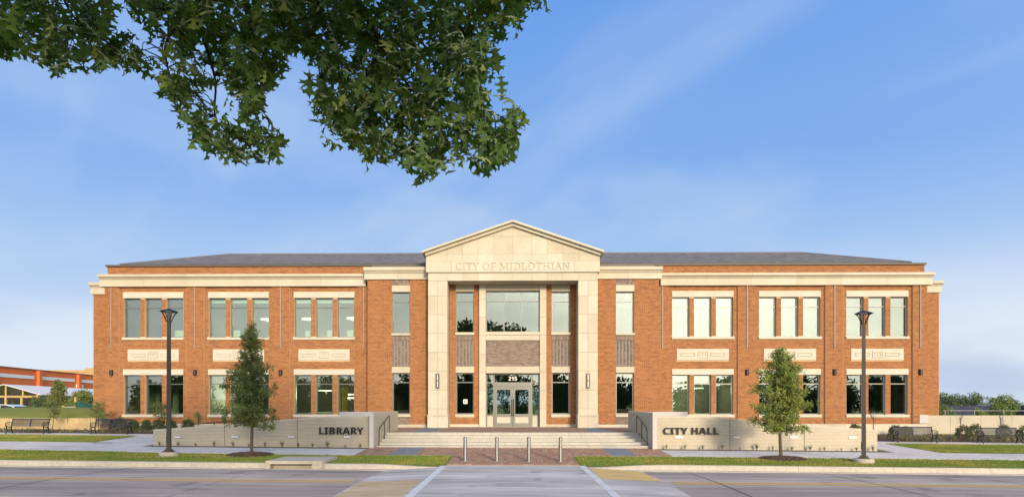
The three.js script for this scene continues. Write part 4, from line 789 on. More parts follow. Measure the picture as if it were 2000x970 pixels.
const oakProfile = (q) => steps(q, [0, 0.08, 0.3, 0.5, 0.75, 0.9, 1], [0.78, 0.98, 0.85, 0.62, 0.38, 0.25, 0.06]);
youngTree('young_oak', 'young dark green oak with loose pointed crown on the left verge', -9.3, 12.25, 4.72, 1.0, (q) => oakProfile(q) * (0.78 + 0.42 * Math.sin(q * 17) ** 2), 96, [0.135, 0.18, 0.034], 17, { dense: 34, leaf: 1.02, puff: 0.14, stem: 0.062, group: 'young street oaks' });
youngTree('young_oak', 'young bright green oak with full oval crown on the right verge', 9.4, 12.4, 3.85, 0.95, (q) => steps(q, [0, 0.1, 0.35, 0.6, 0.85, 1], [0.68, 0.95, 0.88, 0.66, 0.44, 0.12]), 96, [0.21, 0.265, 0.04], 23, { dense: 44, leaf: 1.02, puff: 0.15, stem: 0.062, group: 'young street oaks' });
// rings of bark mulch, built of chips on a low mound
function mulchRing(label, x, z, r, k) {
  seed(k); const y = G(x, z), t = thing('mulch_ring', label, 'mulch', [x, y, z], 0, 'mulch mounds under the young oaks');
  const g = new THREE.SphereGeometry(1, 24, 8, 0, Math.PI * 2, 0, Math.PI / 2).scale(r, 0.1, r * 0.75); mesh(t, 'mound', uvm(g), MT.mulch);
  const mats = [], cols = []; for (let i = 0; i < 1500; i++) { const a = rr(0, 6.283), q = Math.sqrt(rnd()) * 1.04; mats.push(M4(V(Math.cos(a) * q * r, 0.1 * Math.sqrt(Math.max(0, 1 - q * q)) + 0.008, Math.sin(a) * q * r * 0.75), turn(rr(-0.6, 0.6), rr(0, 6), rr(-0.6, 0.6)), V(rr(0.03, 0.09), 0.012, rr(0.01, 0.025)))); cols.push(green([0.12, 0.075, 0.055], 0.5)); }
  copies(t, 'bark_chips', unitBox, MT.shingle, mats, cols);
}
mulchRing('dark bark mulch mound under the left young oak', -9.3, 12.3, 0.8, 61); mulchRing('dark bark mulch mound under the right young oak', 9.4, 12.45, 0.82, 62);

// tufts of ornamental grass
function grassTuftGeometry(n, h, k) { seed(k); const list = []; for (let i = 0; i < n; i++) { const a = rr(0, 6.283), l = h * rr(0.6, 1.1), o = rr(0.15, 0.75), w = 0.006 + rr(0, 0.004); const pos = []; const pt = (s, q) => { const r = o * l * s * s; return [Math.cos(a) * r - Math.sin(a) * q * w * (1 - s), l * s * (1 - 0.25 * o * s), Math.sin(a) * r + Math.cos(a) * q * w * (1 - s)]; }; for (const [s0, s1] of [[0, 0.4], [0.4, 0.75], [0.75, 1]]) pos.push(...pt(s0, -1), ...pt(s0, 1), ...pt(s1, 1), ...pt(s0, -1), ...pt(s1, 1), ...pt(s1, -1)); const g = new THREE.BufferGeometry(); g.setAttribute('position', new THREE.Float32BufferAttribute(pos, 3)); g.computeVertexNormals(); list.push(g); } return merge(list); }
const tuftGeo = [grassTuftGeometry(60, 0.3, 91), grassTuftGeometry(45, 0.24, 92), grassTuftGeometry(70, 0.34, 93)], tuftMat = [leafMat([0.16, 0.21, 0.055], 0.25), leafMat([0.22, 0.22, 0.08], 0.25), leafMat([0.11, 0.17, 0.045], 0.25)];
{
  const bed = part(scene, 'mulch_strip'); bed.userData = { label: 'narrow dark mulch strips along the foot of the sign walls', kind: 'structure' };
  for (const s of [-1, 1]) mesh(bed, 'mulch', s < 0 ? strip(-14.3, -5.66, 8, ZW + 0.03, 9.97, 2, 0.012, 0) : strip(5.66, 14.6, 8, ZW + 0.03, 9.97, 2, 0.012, 0), MT.mulch);
  seed(404);
  for (const s of [-1, 1]) { let i = 0; for (let x = 6.0; x < 14.4; x += rr(0.55, 0.78), i++) { const t = mesh(scene, 'grass_tuft', tuftGeo[i % 3], tuftMat[(i * 2 + (s > 0 ? 1 : 0)) % 3], [s * x, G(s * x, ZW + 0.25) + 0.01, ZW + 0.24]); t.scale.setScalar(rr(0.7, 1.1)); t.rotation.y = rr(0, 6); tag(t, `small green grass tuft, ${NTH[i]} from the steps along the ${s < 0 ? 'LIBRARY' : 'CITY HALL'} wall`, 'grass tuft', 'grass tufts along the sign walls'); } }
}
// planting beds by the building
{
  const bed = part(scene, 'planting_bed'); bed.userData = { label: 'brown mulched planting beds along the foot of the building', kind: 'structure' };
  mesh(bed, 'soil', strip(-46, -8.4, 24, 0.05, 4.04, 3, 0.012, 0), MT.mulch);
  mesh(bed, 'soil', strip(8.4, 46, 24, 0.05, 4.94, 3, 0.012, 0), MT.mulch);
  // low ground cover, too mixed to count
  seed(77); const mats = [], cols = [];
  for (let i = 0; i < 2300; i++) { const s = rnd() < 0.5 ? -1 : 1, x = s * rr(15.4, 31), z = s < 0 ? rr(1.9, 3.95) : rr(1.2, 4.8), f = fbm(x * 0.8, z * 1.3, 3.3, 3); if (f < -0.12) continue; mats.push(M4(V(x, G(x, z) + 0.01, z), turn(0, rr(0, 6), 0), V(1, 1, 1).multiplyScalar(rr(0.55, 1.25) * (s > 0 ? 0.85 : 0.62)))); const k = rnd(); cols.push(k < 0.4 ? green([0.34, 0.3, 0.11]) : k < 0.75 ? green([0.14, 0.19, 0.05]) : green([0.16, 0.1, 0.06])); }
  const gc = copies(scene, 'ground_cover', grassTuftGeometry(22, 0.26, 95), leafMat(WHITE, 0.2), mats, cols); gc.userData = { label: 'low mixed grasses and ground cover in the planting beds', category: 'ground cover', kind: 'stuff' };
}
function shrub(label, x, z, r, h, tint, k, group) {
  seed(k); const t = thing('round_shrub', label, 'shrub', [x, G(x, z), z], 0, group), mats = [], cols = [];
  for (let i = 0; i < 170; i++) { const a = rr(0, 6.283), u = rr(-0.35, 1), q = Math.sqrt(1 - Math.max(0, u) ** 2) * rr(0.7, 1.02); mats.push(M4(V(Math.cos(a) * q * r, h * (0.35 + 0.6 * u) * rr(0.85, 1.08), Math.sin(a) * q * r), turn(rr(0, 6), rr(0, 6), rr(0, 6)), V(1, 1, 1).multiplyScalar(rr(0.7, 1.2)))); cols.push(green(tint)); }
  copies(t, 'foliage', clumpSmall, foliageMat, mats, cols);
  mesh(t, 'stem', merge([0, 2, 4].map((a) => tube([V(0, 0, 0), V(Math.cos(a) * r * 0.5, h * 0.6, Math.sin(a) * r * 0.5)], [0.014, 0.006], 1, 5))), MT.bark);
}
[[-20.9, 1.35, 0.3, 0.62], [-20.25, 1.2, 0.24, 0.5], [-19.55, 1.25, 0.26, 0.5], [-18.9, 1.3, 0.3, 0.55], [-18.3, 1.2, 0.26, 0.5], [-17.4, 1.25, 0.3, 0.55]].forEach(([x, z, r, h], i) => shrub(`round dark green shrub at the left wall base, ${NTH[i]} from the left`, x + 0.4, z, r, h, [0.06, 0.1, 0.025], 200 + i, 'shrubs along the left wall base'));
[[17.6, 1.4, 0.34, 0.6], [19.6, 1.5, 0.3, 0.58], [20.2, 1.4, 0.28, 0.5], [22.6, 2.2, 0.36, 0.66], [23.3, 2.0, 0.32, 0.7], [24.6, 2.2, 0.34, 0.66], [25.7, 2.1, 0.36, 0.66], [26.5, 2.2, 0.34, 0.62], [28.9, 2.3, 0.36, 0.64]].forEach(([x, z, r, h], i) => shrub(`round olive green shrub in the right bed, ${NTH[i]} from the left`, x, z, r, h, [0.09, 0.11, 0.028], 230 + i, 'shrubs in the right planting bed'));
// small ornamental trees in the left bed
const smallCrown = (q) => steps(q, [0, 0.4, 0.8, 1], [0.42, 0.55, 0.4, 0.1]);
[['young crape myrtle behind the far left bench', -23.2, 2.6, 1.5, 310], ['young crape myrtle at the left brick corner', -21.1, 2.2, 1.45, 311], ['young crape myrtle left of the left lamp post', -18.0, 1.9, 1.42, 312]].forEach(([l, x, z, h, k]) => youngTree('crape_myrtle', l + ' with sparse green leaves', x, z, h, 0.65, smallCrown, 15, [0.13, 0.17, 0.035], k, { dense: 9, stem: 0.018, puff: 0.16, group: 'young crape myrtles' }));
[['leafy perennial showing above the LIBRARY wall rail', -15.6, 3.0, 0.95, 320], ['smaller leafy perennial above the LIBRARY wall', -14.3, 3.0, 0.85, 321]].forEach(([l, x, z, h, k]) => youngTree('perennial', l, x, z, h, 0.55, () => 0.2, 8, [0.14, 0.2, 0.04], k, { dense: 5, stem: 0.012, puff: 0.1 }));
// bare saplings before the right wall
function sapling(label, x, z, h, k) {
  seed(k); const t = thing('bare_sapling', label, 'sapling', [x, G(x, z), z], 0, 'bare saplings before the right wall');
  mesh(t, 'trunk', tube([V(0, 0, 0), V(rr(-0.03, 0.03), h * 0.5, 0), V(rr(-0.05, 0.05), h * 0.62, 0)], [0.022, 0.015], 6, 6), MT.bark);
  for (let i = 0; i < 7; i++) { const a = rr(0, 6.283), y0 = h * rr(0.5, 0.64), r = rr(0.14, 0.36); mesh(t, 'branch', tube([V(0, y0, 0), V(Math.cos(a) * r * 0.5, y0 + h * 0.13, Math.sin(a) * r * 0.3), V(Math.cos(a) * r, y0 + h * rr(0.2, 0.42), Math.sin(a) * r * 0.5)], [0.011, 0.004], 5, 4), MT.bark); }
}
sapling('bare thin sapling before the rightmost lower windows', 17.9, 2.6, 1.6, 330); sapling('bare thin sapling at the right brick corner', 22.3, 2.4, 1.5, 331); sapling('bare thin sapling before the middle of the right wall', 24.2, 2.5, 1.65, 332); sapling('bare leaning sapling farther right before the cream wall', 27.3, 2.2, 1.4, 333);

// mown grass blades on the lawns and verges
{
  seed(900); const mats = [], cols = [], geo = grassTuftGeometry(7, 0.055, 97);
  const inLawn = (x, z) => {
    const a = Math.abs(x);
    if (z > 12.1 && z < 14.5) return a > 2.2 && !(x > -7.9 && x < -5.9 && z > 13.05) && Math.hypot(a - 9.35, (z - 12.35) / 0.75) > 0.8;
    if (x < -14 && z > 11.4 && z < 12.1) return z > lerp(12.05, 11.38, clamp((-x - 9) / 10)) + 0.03;
    if (x < -17.4) return z > 5.05 && z < 8.4; if (x > 16.55) return z > 5.9 && z < 9.9; return false;
  };
  for (let i = 0; i < 210000; i++) {
    const x = rr(-27, 27), z = rr(5, 14.5); if (!inLawn(x, z)) continue;
    const f = 0.5 + fbm(x * 0.5, z * 0.9, 1.1, 4), dry = smooth(0.42, 0.78, f + rr(-0.2, 0.2));
    mats.push(M4(V(x, G(x, z), z), turn(0, rr(0, 6.28), 0), V(1, 1, 1).multiplyScalar(rr(0.6, 1.25)))); cols.push(new THREE.Color(lerp(0.24, 0.5, dry) * rr(0.8, 1.2), lerp(0.33, 0.42, dry) * rr(0.85, 1.15), lerp(0.035, 0.08, dry)));
  }
  const gr = copies(scene, 'grass', geo, leafMat(WHITE, 0.25), mats, cols); gr.userData = { label: 'short mown grass on the verges and lawns', category: 'grass', kind: 'stuff' };
}

// ------------------------------------------------------------------ left of the building
{ // limestone blocks that hold the play mound
  const t = thing('block_wall', 'two courses of rough tan limestone blocks behind the left benches', 'retaining wall'); seed(501);
  const course = (y0, y1, xs, z) => { for (let i = 0; i < xs.length - 1; i++) { const a = xs[i] + 0.015, b = xs[i + 1] - 0.015, g = new THREE.BoxGeometry(b - a, y1 - y0, 0.7, 6, 3, 2).translate((a + b) / 2, (y0 + y1) / 2, z - 0.35 + rr(-0.04, 0.04)), p = g.attributes.position; for (let k = 0; k < p.count; k++) { const q = fbm(p.getX(k) * 2.3, p.getY(k) * 3, p.getZ(k) * 2 + i, 3); p.setXYZ(k, p.getX(k) + q * 0.05, p.getY(k) + q * 0.04, p.getZ(k) + q * 0.1); } g.computeVertexNormals(); mesh(t, 'block', uvm(g), MT.limestone); } };
  course(0.92, 1.23, [-34, -31.2, -28.6, -26.2, -23.15, -21.95, -21.35], 1.5); course(0.5, 0.93, [-34, -32, -29.6, -27, -25.6, -23.95, -22.5, -21.3], 1.7);
}
{ // play mound
  const height = (x, z) => { const q = Math.max(0, 1 - ((x + 27.6) / 8) ** 2 - ((z + 3.6) / 4.6) ** 2); return 1.13 + 0.66 * q ** 0.8 - (x < -34 ? (-34 - x) * 0.22 : 0) - Math.max(0, -5.6 - z) * 0.5; };
  const patch = (w, d, cx, cz, nx, nz) => { const g = new THREE.PlaneGeometry(w, d, nx, nz).rotateX(-Math.PI / 2).translate(cx, 0, cz), p = g.attributes.position; for (let i = 0; i < p.count; i++) p.setY(i, height(p.getX(i), p.getZ(i)) + 0.03 * fbm(p.getX(i), p.getZ(i), 2, 3)); g.computeVertexNormals(); return uvm(g); };
  structure('play_mound', 'rounded bright green turf mound behind the limestone blocks', merge([patch(17, 7.2, -32.9, -2.55, 50, 28), patch(2.9, 3.2, -22.95, -0.55, 8, 8)]), MT.playTurf);
}
{
  const t = thing('play_slide', 'dark green slide with tan timber posts on the mound', 'slide', [-26.6, 0, -4.6]);
  mesh(t, 'trough', extrude([[0.1, 1.95], [0.35, 1.92], [1.5, 1.32], [1.9, 1.24], [1.9, 1.16], [1.45, 1.22], [0.3, 1.82], [0.1, 1.85]], 0.5), MT.slide);
  for (const z of [-0.05, 0.5]) mesh(t, 'side_rail', extrude([[0.1, 2.1], [0.38, 2.06], [1.5, 1.48], [1.9, 1.4], [1.9, 1.16], [1.45, 1.22], [0.3, 1.82], [0.1, 1.85]], 0.05).translate(0, 0, z), MT.slide);
  mesh(t, 'post', box(-0.06, 0.06, 1.3, 2.4, 0.2, 0.32), MT.timber); mesh(t, 'post', box(-0.82, -0.68, 1.3, 1.88, 0.2, 0.32), MT.timber); mesh(t, 'rail', box(-0.68, -0.06, 1.72, 1.8, 0.22, 0.3), MT.white);
}
function simpleTree(name, label, x, y, z, H, R, clear, count, clump, tint, k, o = {}) { // a grown tree at a distance: limbs, then leaf clumps in lobes
  seed(k); const t = thing(name, label, 'tree', [x, y, z], 0, o.group), mats = [], cols = [], lobes = [], br = [];
  mesh(t, 'trunk', tube([V(0, -0.2, 0), V(rr(-0.1, 0.1) * R, H * 0.35, 0), V(0, H * 0.75, 0)], [R * 0.1, R * 0.07, R * 0.03], 8, 8), MT.bark);
  const nl = o.lobes ?? 16;
  for (let i = 0; i < nl; i++) { const q = i / nl, yy = lerp(clear, H, 0.12 + 0.8 * q), prof = o.cone ? 1 - 0.85 * q : Math.sqrt(Math.max(0.05, 1 - (1.7 * q - 0.75) ** 2)), a = i * 2.4 + rr(-0.4, 0.4), r = R * prof * rr(0.45, 0.72); lobes.push([V(Math.cos(a) * r, yy, Math.sin(a) * r), R * rr(0.26, 0.42) * (o.cone ? 0.5 + 0.6 * (1 - q) : 1)]); br.push(tube([V(0, Math.max(clear * 0.7, yy - R * 0.5), 0), V(Math.cos(a) * r * 0.5, yy - R * 0.15, Math.sin(a) * r * 0.5), V(Math.cos(a) * r, yy, Math.sin(a) * r)], [R * 0.03, R * 0.008], 5, 5)); }
  mesh(t, 'limbs', merge(br), MT.bark).userData.kind = 'stuff';
  for (let i = 0; i < count; i++) { const [c, r] = lobes[Math.floor(rnd() * lobes.length)], d = V(rr(-1, 1), rr(-1, 1), rr(-1, 1)).normalize().multiplyScalar(r * Math.cbrt(rr(0.25, 1)) * rr(0.8, 1.15)); d.y *= 0.75; mats.push(M4(c.clone().add(d), turn(rr(0, 6), rr(0, 6), rr(0, 6)), V(1, 1, 1).multiplyScalar(rr(0.6, 1.2) * (o.leaf ?? 1)))); cols.push(green(tint)); }
  copies(t, 'crown', clump, foliageMat, mats, cols); return t;
}
simpleTree('cypress_tree', 'pointed feathery green tree behind the play mound', -33.1, 0.6, -12.2, 3.2, 0.95, 0.3, 520, clumpMid, [0.17, 0.21, 0.045], 601, { cone: true, lobes: 26, leaf: 0.8 });
simpleTree('pale_tree', 'pale green bushy tree right of the pointed tree', -31.7, 0.6, -12.6, 2.5, 0.9, 0.3, 420, clumpMid, [0.2, 0.25, 0.06], 602, { leaf: 0.8 });
simpleTree('corner_tree', 'green tree half hidden by the left brick corner', -27.4, 0.6, -9.4, 2.1, 0.7, 0.3, 260, clumpMid, [0.13, 0.2, 0.04], 603, { leaf: 0.8 });
simpleTree('bushy_tree', 'small dark bushy tree left of the pointed tree', -35.2, 0.6, -13.4, 1.9, 0.9, 0.2, 300, clumpMid, [0.09, 0.13, 0.035], 604, { leaf: 0.8 });

{ // parked car beyond the mound
  const t = thing('parked_car', 'white parked car half hidden behind the mound at far left', 'car', [-38.6, 0.47, -14], 0.05);
  const side = [[-2.25, 0.35], [-2.3, 0.62], [-2.2, 0.86], [-1.35, 0.96], [-0.55, 1.38], [-0.1, 1.46], [0.75, 1.45], [1.25, 1.32], [1.85, 0.98], [2.2, 0.92], [2.28, 0.6], [2.2, 0.32]];
  const body = side.map(([x, y]) => [x, Math.min(y, 0.97)]);
  mesh(t, 'body', extrude(body, 1.76).translate(0, 0, -0.88), MT.carPaint);
  const cab = [[-1.3, 0.972], [-0.55, 1.37], [-0.1, 1.44], [0.75, 1.43], [1.25, 1.3], [1.8, 0.972]];
  mesh(t, 'window_glass', extrude(cab, 1.5).translate(0, 0, -0.75), phys([0.03, 0.04, 0.045], 0.05));
  mesh(t, 'roof', extrude([[-0.62, 1.372], [-0.1, 1.442], [0.75, 1.432], [1.3, 1.3], [1.32, 1.34], [0.78, 1.475], [-0.1, 1.485], [-0.62, 1.41]], 1.54).translate(0, 0, -0.77), MT.carPaint);
  for (const z of [-0.77, 0.75]) mesh(t, 'pillar', merge([extrude([[0.3, 0.972], [0.38, 0.972], [0.36, 1.44], [0.28, 1.44]], 0.02), extrude([[-1.38, 0.972], [-1.28, 0.972], [-0.5, 1.4], [-0.58, 1.4]], 0.02), extrude([[1.72, 0.972], [1.84, 0.972], [1.3, 1.33], [1.2, 1.33]], 0.02)]).translate(0, 0, z), MT.carPaint);
  for (const x of [-1.4, 1.4]) for (const z of [-0.8, 0.8]) { const w = part(t, 'wheel', [x, 0.32, z]); mesh(w, 'tyre', new THREE.TorusGeometry(0.24, 0.085, 8, 20), MT.tyre); mesh(w, 'rim', new THREE.CylinderGeometry(0.19, 0.19, 0.1, 16).rotateX(Math.PI / 2), MT.steel); }
  for (const z of [-0.6, 0.6]) { mesh(t, 'headlight', box(-2.29, -2.18, 0.66, 0.78, z - 0.18, z + 0.18), MT.white); mesh(t, 'tail_light', box(2.2, 2.275, 0.66, 0.82, z - 0.18, z + 0.18), std([0.3, 0.01, 0.01], 0.3)); }
}
{ // market pavilion with a pale metal roof on timber posts
  const t = thing('market_pavilion', 'open timber pavilion with long pale metal roof at left', 'pavilion', [-53.6, 0.42, -33.5], 0.2);
  const L = 24, hw = 3.1, e = 2.52, rg = 3.6;
  for (const s of [-1, 1]) for (let k = 0; k < 6; k++) mesh(t, 'roof_sheet', (() => { const z0 = -L * (k + 1) / 6 + 0.01, z1 = -L * k / 6; const g = extrude([[0, rg], [s * (hw + 0.4), e], [s * (hw + 0.4), e + 0.07], [0, rg + 0.07]], z1 - z0); if (s > 0) flip(g); return g.translate(0, 0, z0); })(), MT.metalRoof);
  for (let k = 0; k < 7; k++) for (const s of [-1, 1]) mesh(t, 'post', box(s * hw - 0.13, s * hw + 0.13, 0, e + 0.1, -0.3 - k * 3.9 - 0.26, -0.3 - k * 3.9), MT.timber);
  for (const s of [-1, 1]) mesh(t, 'beam', box(s * hw - 0.11, s * hw + 0.11, e - 0.28, e - 0.02, -L + 0.3, -0.05), MT.timber);
  for (let k = 0; k < 7; k++) mesh(t, 'tie_beam', merge([box(-hw, hw, e - 0.25, e - 0.05, -0.5 - k * 3.9, -0.4 - k * 3.9), box(-0.08, 0.08, e - 0.05, rg - 0.1, -0.5 - k * 3.9, -0.4 - k * 3.9), box(-1.7, -1.55, e - 0.05, e + 0.45, -0.5 - k * 3.9, -0.4 - k * 3.9), box(1.55, 1.7, e - 0.05, e + 0.45, -0.5 - k * 3.9, -0.4 - k * 3.9)]), MT.timber);
  for (const x of [-1.5, 0, 1.5]) mesh(t, 'gable_post', box(x - 0.1, x + 0.1, 0, e - 0.251, -0.56, -0.36), MT.timber);
  mesh(t, 'shop_front', box(-hw - 1.6, -hw - 1.4, 0, 2.5, -L, 0), MT.dark);
  mesh(t, 'floor', box(-hw - 0.5, hw + 0.5, -0.2, 0.02, -L - 0.5, 0.5), MT.concrete);
}
{ // red retail building running away on the left
  const t = thing('retail_building', 'long red brick retail building with white band at far left', 'building', [-77.2, 0.3, BACK - 80], 0.17);
  const H = 7.6, L = 100;
  mesh(t, 'wall', box(-20, 0, 0, H, -L, 8), MT.redWall); mesh(t, 'coping', box(-20.1, 0.12, H, H + 0.18, -L, 8.1), std([0.3, 0.11, 0.05], 0.9));
  let d = 6.5; for (let k = 0; k < 7; k++, d += 14.6) { const z0 = -d; mesh(t, 'pilaster', box(0, 0.45, 0, H - 0.05, z0 - 1.0, z0), MT.redWall); mesh(t, 'white_band', box(0, 0.1, 6.05, 6.62, z0 - 14.6 + 0.9, z0 - 1.5), MT.white); mesh(t, 'shop_window', box(0, 0.06, 0.6, 3.2, z0 - 13.8, z0 - 2), MT.shopGlass); mesh(t, 'awning', box(0, 1.4, 3.4, 3.6, z0 - 13.8, z0 - 2), MT.gutter); }
  const n = textShapes(sansBold, 'PALIO'), s = 0.62 / (n.y1 - n.y0);
  n.sh.forEach((sh) => { const g = uvm(new THREE.ExtrudeGeometry(sh, { depth: 0.15 / s, bevelEnabled: false, curveSegments: 5 })); g.translate(-n.x0, 0, 0); g.scale(s * 1.2, s, s); g.rotateY(Math.PI / 2); g.translate(0.1, 5.0, -49.8); mesh(t, 'sign_letter', g, MT.white); });
  const b = thing('tan_building', 'tan flat roofed building rising behind the red retail building', 'building', [-103, 0.3, -120]);
  mesh(b, 'wall', box(-14, 16, 0, 9.3, -30, 0), MT.tanWall); mesh(b, 'parapet', box(-14.1, 16.1, 9.3, 9.8, -30, 0.1), MT.tanWall); mesh(b, 'raised_parapet', box(2, 16.15, 9.8, 10.3, -30, 0.15), MT.tanWall);
}

// ------------------------------------------------------------------ right of the building
{
  const t = thing('precast_wall', 'long low cream concrete wall right of the building', 'wall');
  for (let k = 0; k < 14; k++) { const a = 22.4 + k * 1.68; mesh(t, 'wall_panel', box(a + 0.006, a + 1.674, -0.1, 1.34, -1.35, -1.1), MT.precast); }
  const r = thing('guard_rail', 'thin grey guard rail behind the cream wall', 'railing', [0, 0.45, -2.2]);
  for (const y of [0.72, 1.14]) mesh(r, 'rail', tube([V(24.4, y, 0), V(46, y, 0)], [0.02, 0.02], 1, 6), MT.grey);
  for (let x = 24.5; x < 46; x += 1.65) mesh(r, 'post', cyl(0.024, 0.024, 1.14, x, 0, 0, 6), MT.grey);
  const p = thing('dark_post', 'dark square post at the far right edge by the bed', 'post', [27.35, G(27.35, 0.4), 0.4]);
  mesh(p, 'shaft', box(-0.06, 0.06, 0, 1.28, -0.06, 0.06), MT.bronze); mesh(p, 'cap', box(-0.075, 0.075, 1.28, 1.31, -0.075, 0.075), MT.bronze);
  const f = thing('screen_fence', 'dark blue windscreen fence behind the right wall', 'fence', [0, 0.42, -24]);
  for (let k = 0; k < 9; k++) mesh(f, 'screen', box(36 + k * 2.05, 36 + k * 2.05 + 2.03, 0.05, 1.44, -0.02, 0.02), std([0.035, 0.042, 0.085], 0.9, { map: map(mottled, 1) }));
  for (let k = 0; k < 10; k++) mesh(f, 'fence_post', cyl(0.04, 0.04, 1.5, 36 + k * 2.05 - 0.01, 0, -0.08, 8), MT.grey);
  const h = thing('metal_shed', 'grey brown ribbed metal shed at the right edge behind the wall', 'shed', [44.2, 0.42, -22]);
  mesh(h, 'body', box(0.08, 14, 0, 1.44, -6, -0.03), MT.gutter); for (let k = 0; k < 40; k++) mesh(h, 'cladding_rib', box(0.1 + k * 0.3, 0.1 + k * 0.3 + 0.2, 0, 1.44, -0.03, 0.0), std([0.22, 0.19, 0.16], 0.7)); mesh(h, 'roof', box(0, 14.1, 1.445, 1.52, -6.1, 0.1), MT.metalRoof); mesh(h, 'corner_post', box(-0.1, 0.078, 0, 1.44, -0.1, 0.05), std([0.5, 0.45, 0.38], 0.7)); mesh(h, 'door', box(4.2, 4.6, 0, 0.7, 0.0, 0.03), MT.dark);
}
[['dark green spreading tree just right of the brick corner', 50.5, -44, 2.55, 2.6, 611], ['dark green spreading tree second right of the brick corner', 54.8, -45, 2.6, 2.5, 612], ['small thin dark tree between the right trees', 57.8, -42, 1.95, 1.2, 613]].forEach(([l, x, z, H, R, k]) => simpleTree('spreading_tree', l, x, 0.42, z, H, R, 0.7, R > 2 ? 420 : 120, clumpMid, [0.07, 0.12, 0.03], k, { lobes: 14, leaf: 1.1, group: 'trees beyond the right wall' }));
simpleTree('light_tree', 'light green tree standing before the blue fence at right', 32.6, 0.42, -9, 2.15, 0.85, 0.2, 330, clumpMid, [0.15, 0.23, 0.045], 614, { leaf: 0.75, lobes: 14 });
simpleTree('low_bush_tree', 'low light green bush behind the guard rail at right', 29.7, 0.42, -7, 1.25, 0.5, 0.1, 120, clumpMid, [0.16, 0.22, 0.045], 615, { leaf: 0.6 });
simpleTree('corner_bush', 'green bush at the foot of the right brick corner behind the rail', 30.2, 0.42, -11, 1.55, 0.6, 0.1, 130, clumpMid, [0.12, 0.19, 0.04], 616, { leaf: 0.7 });

// ------------------------------------------------------------------ behind the camera: the trees that the windows mirror; behind the hall: the trees seen through the lobby
[[-72, 96], [-62, 90], [-52, 97], [-43, 89], [-34, 92], [-26, 97], [-18, 86], [-9, 90], [0, 88], [9, 96], [18, 92], [27, 97], [36, 90], [45, 96], [54, 91], [63, 96], [72, 92]].map(([x, z], i) => [x, z, Math.abs(x) < 14 ? [6.8, 7.6][i % 2] : [6.2, 7, 5.8, 7.4, 6.4][i % 5], [5.6, 6, 5.2][i % 3]]).forEach(([x, z, H, R], i) => simpleTree('roadside_tree', `broad leafy tree across the street, ${NTH[i]} of those mirrored in the windows`, x, -0.2, z, H, R, 0.3, 300, clumpBig, [0.075, 0.11, 0.03], 700 + i, { lobes: 16, leaf: 1.5, group: 'trees across the street mirrored in the glass' }));
[[-3.2, -19], [0.4, -21], [3.4, -18.5]].forEach(([x, z], i) => simpleTree('rear_tree', `green tree behind the hall seen through the door glass, ${NTH[i]} from the left`, x, 0.5, z, 4.2, 1.9, 0.2, 260, clumpMid, [0.14, 0.24, 0.05], 720 + i, { leaf: 1.2, group: 'trees behind the hall' }));

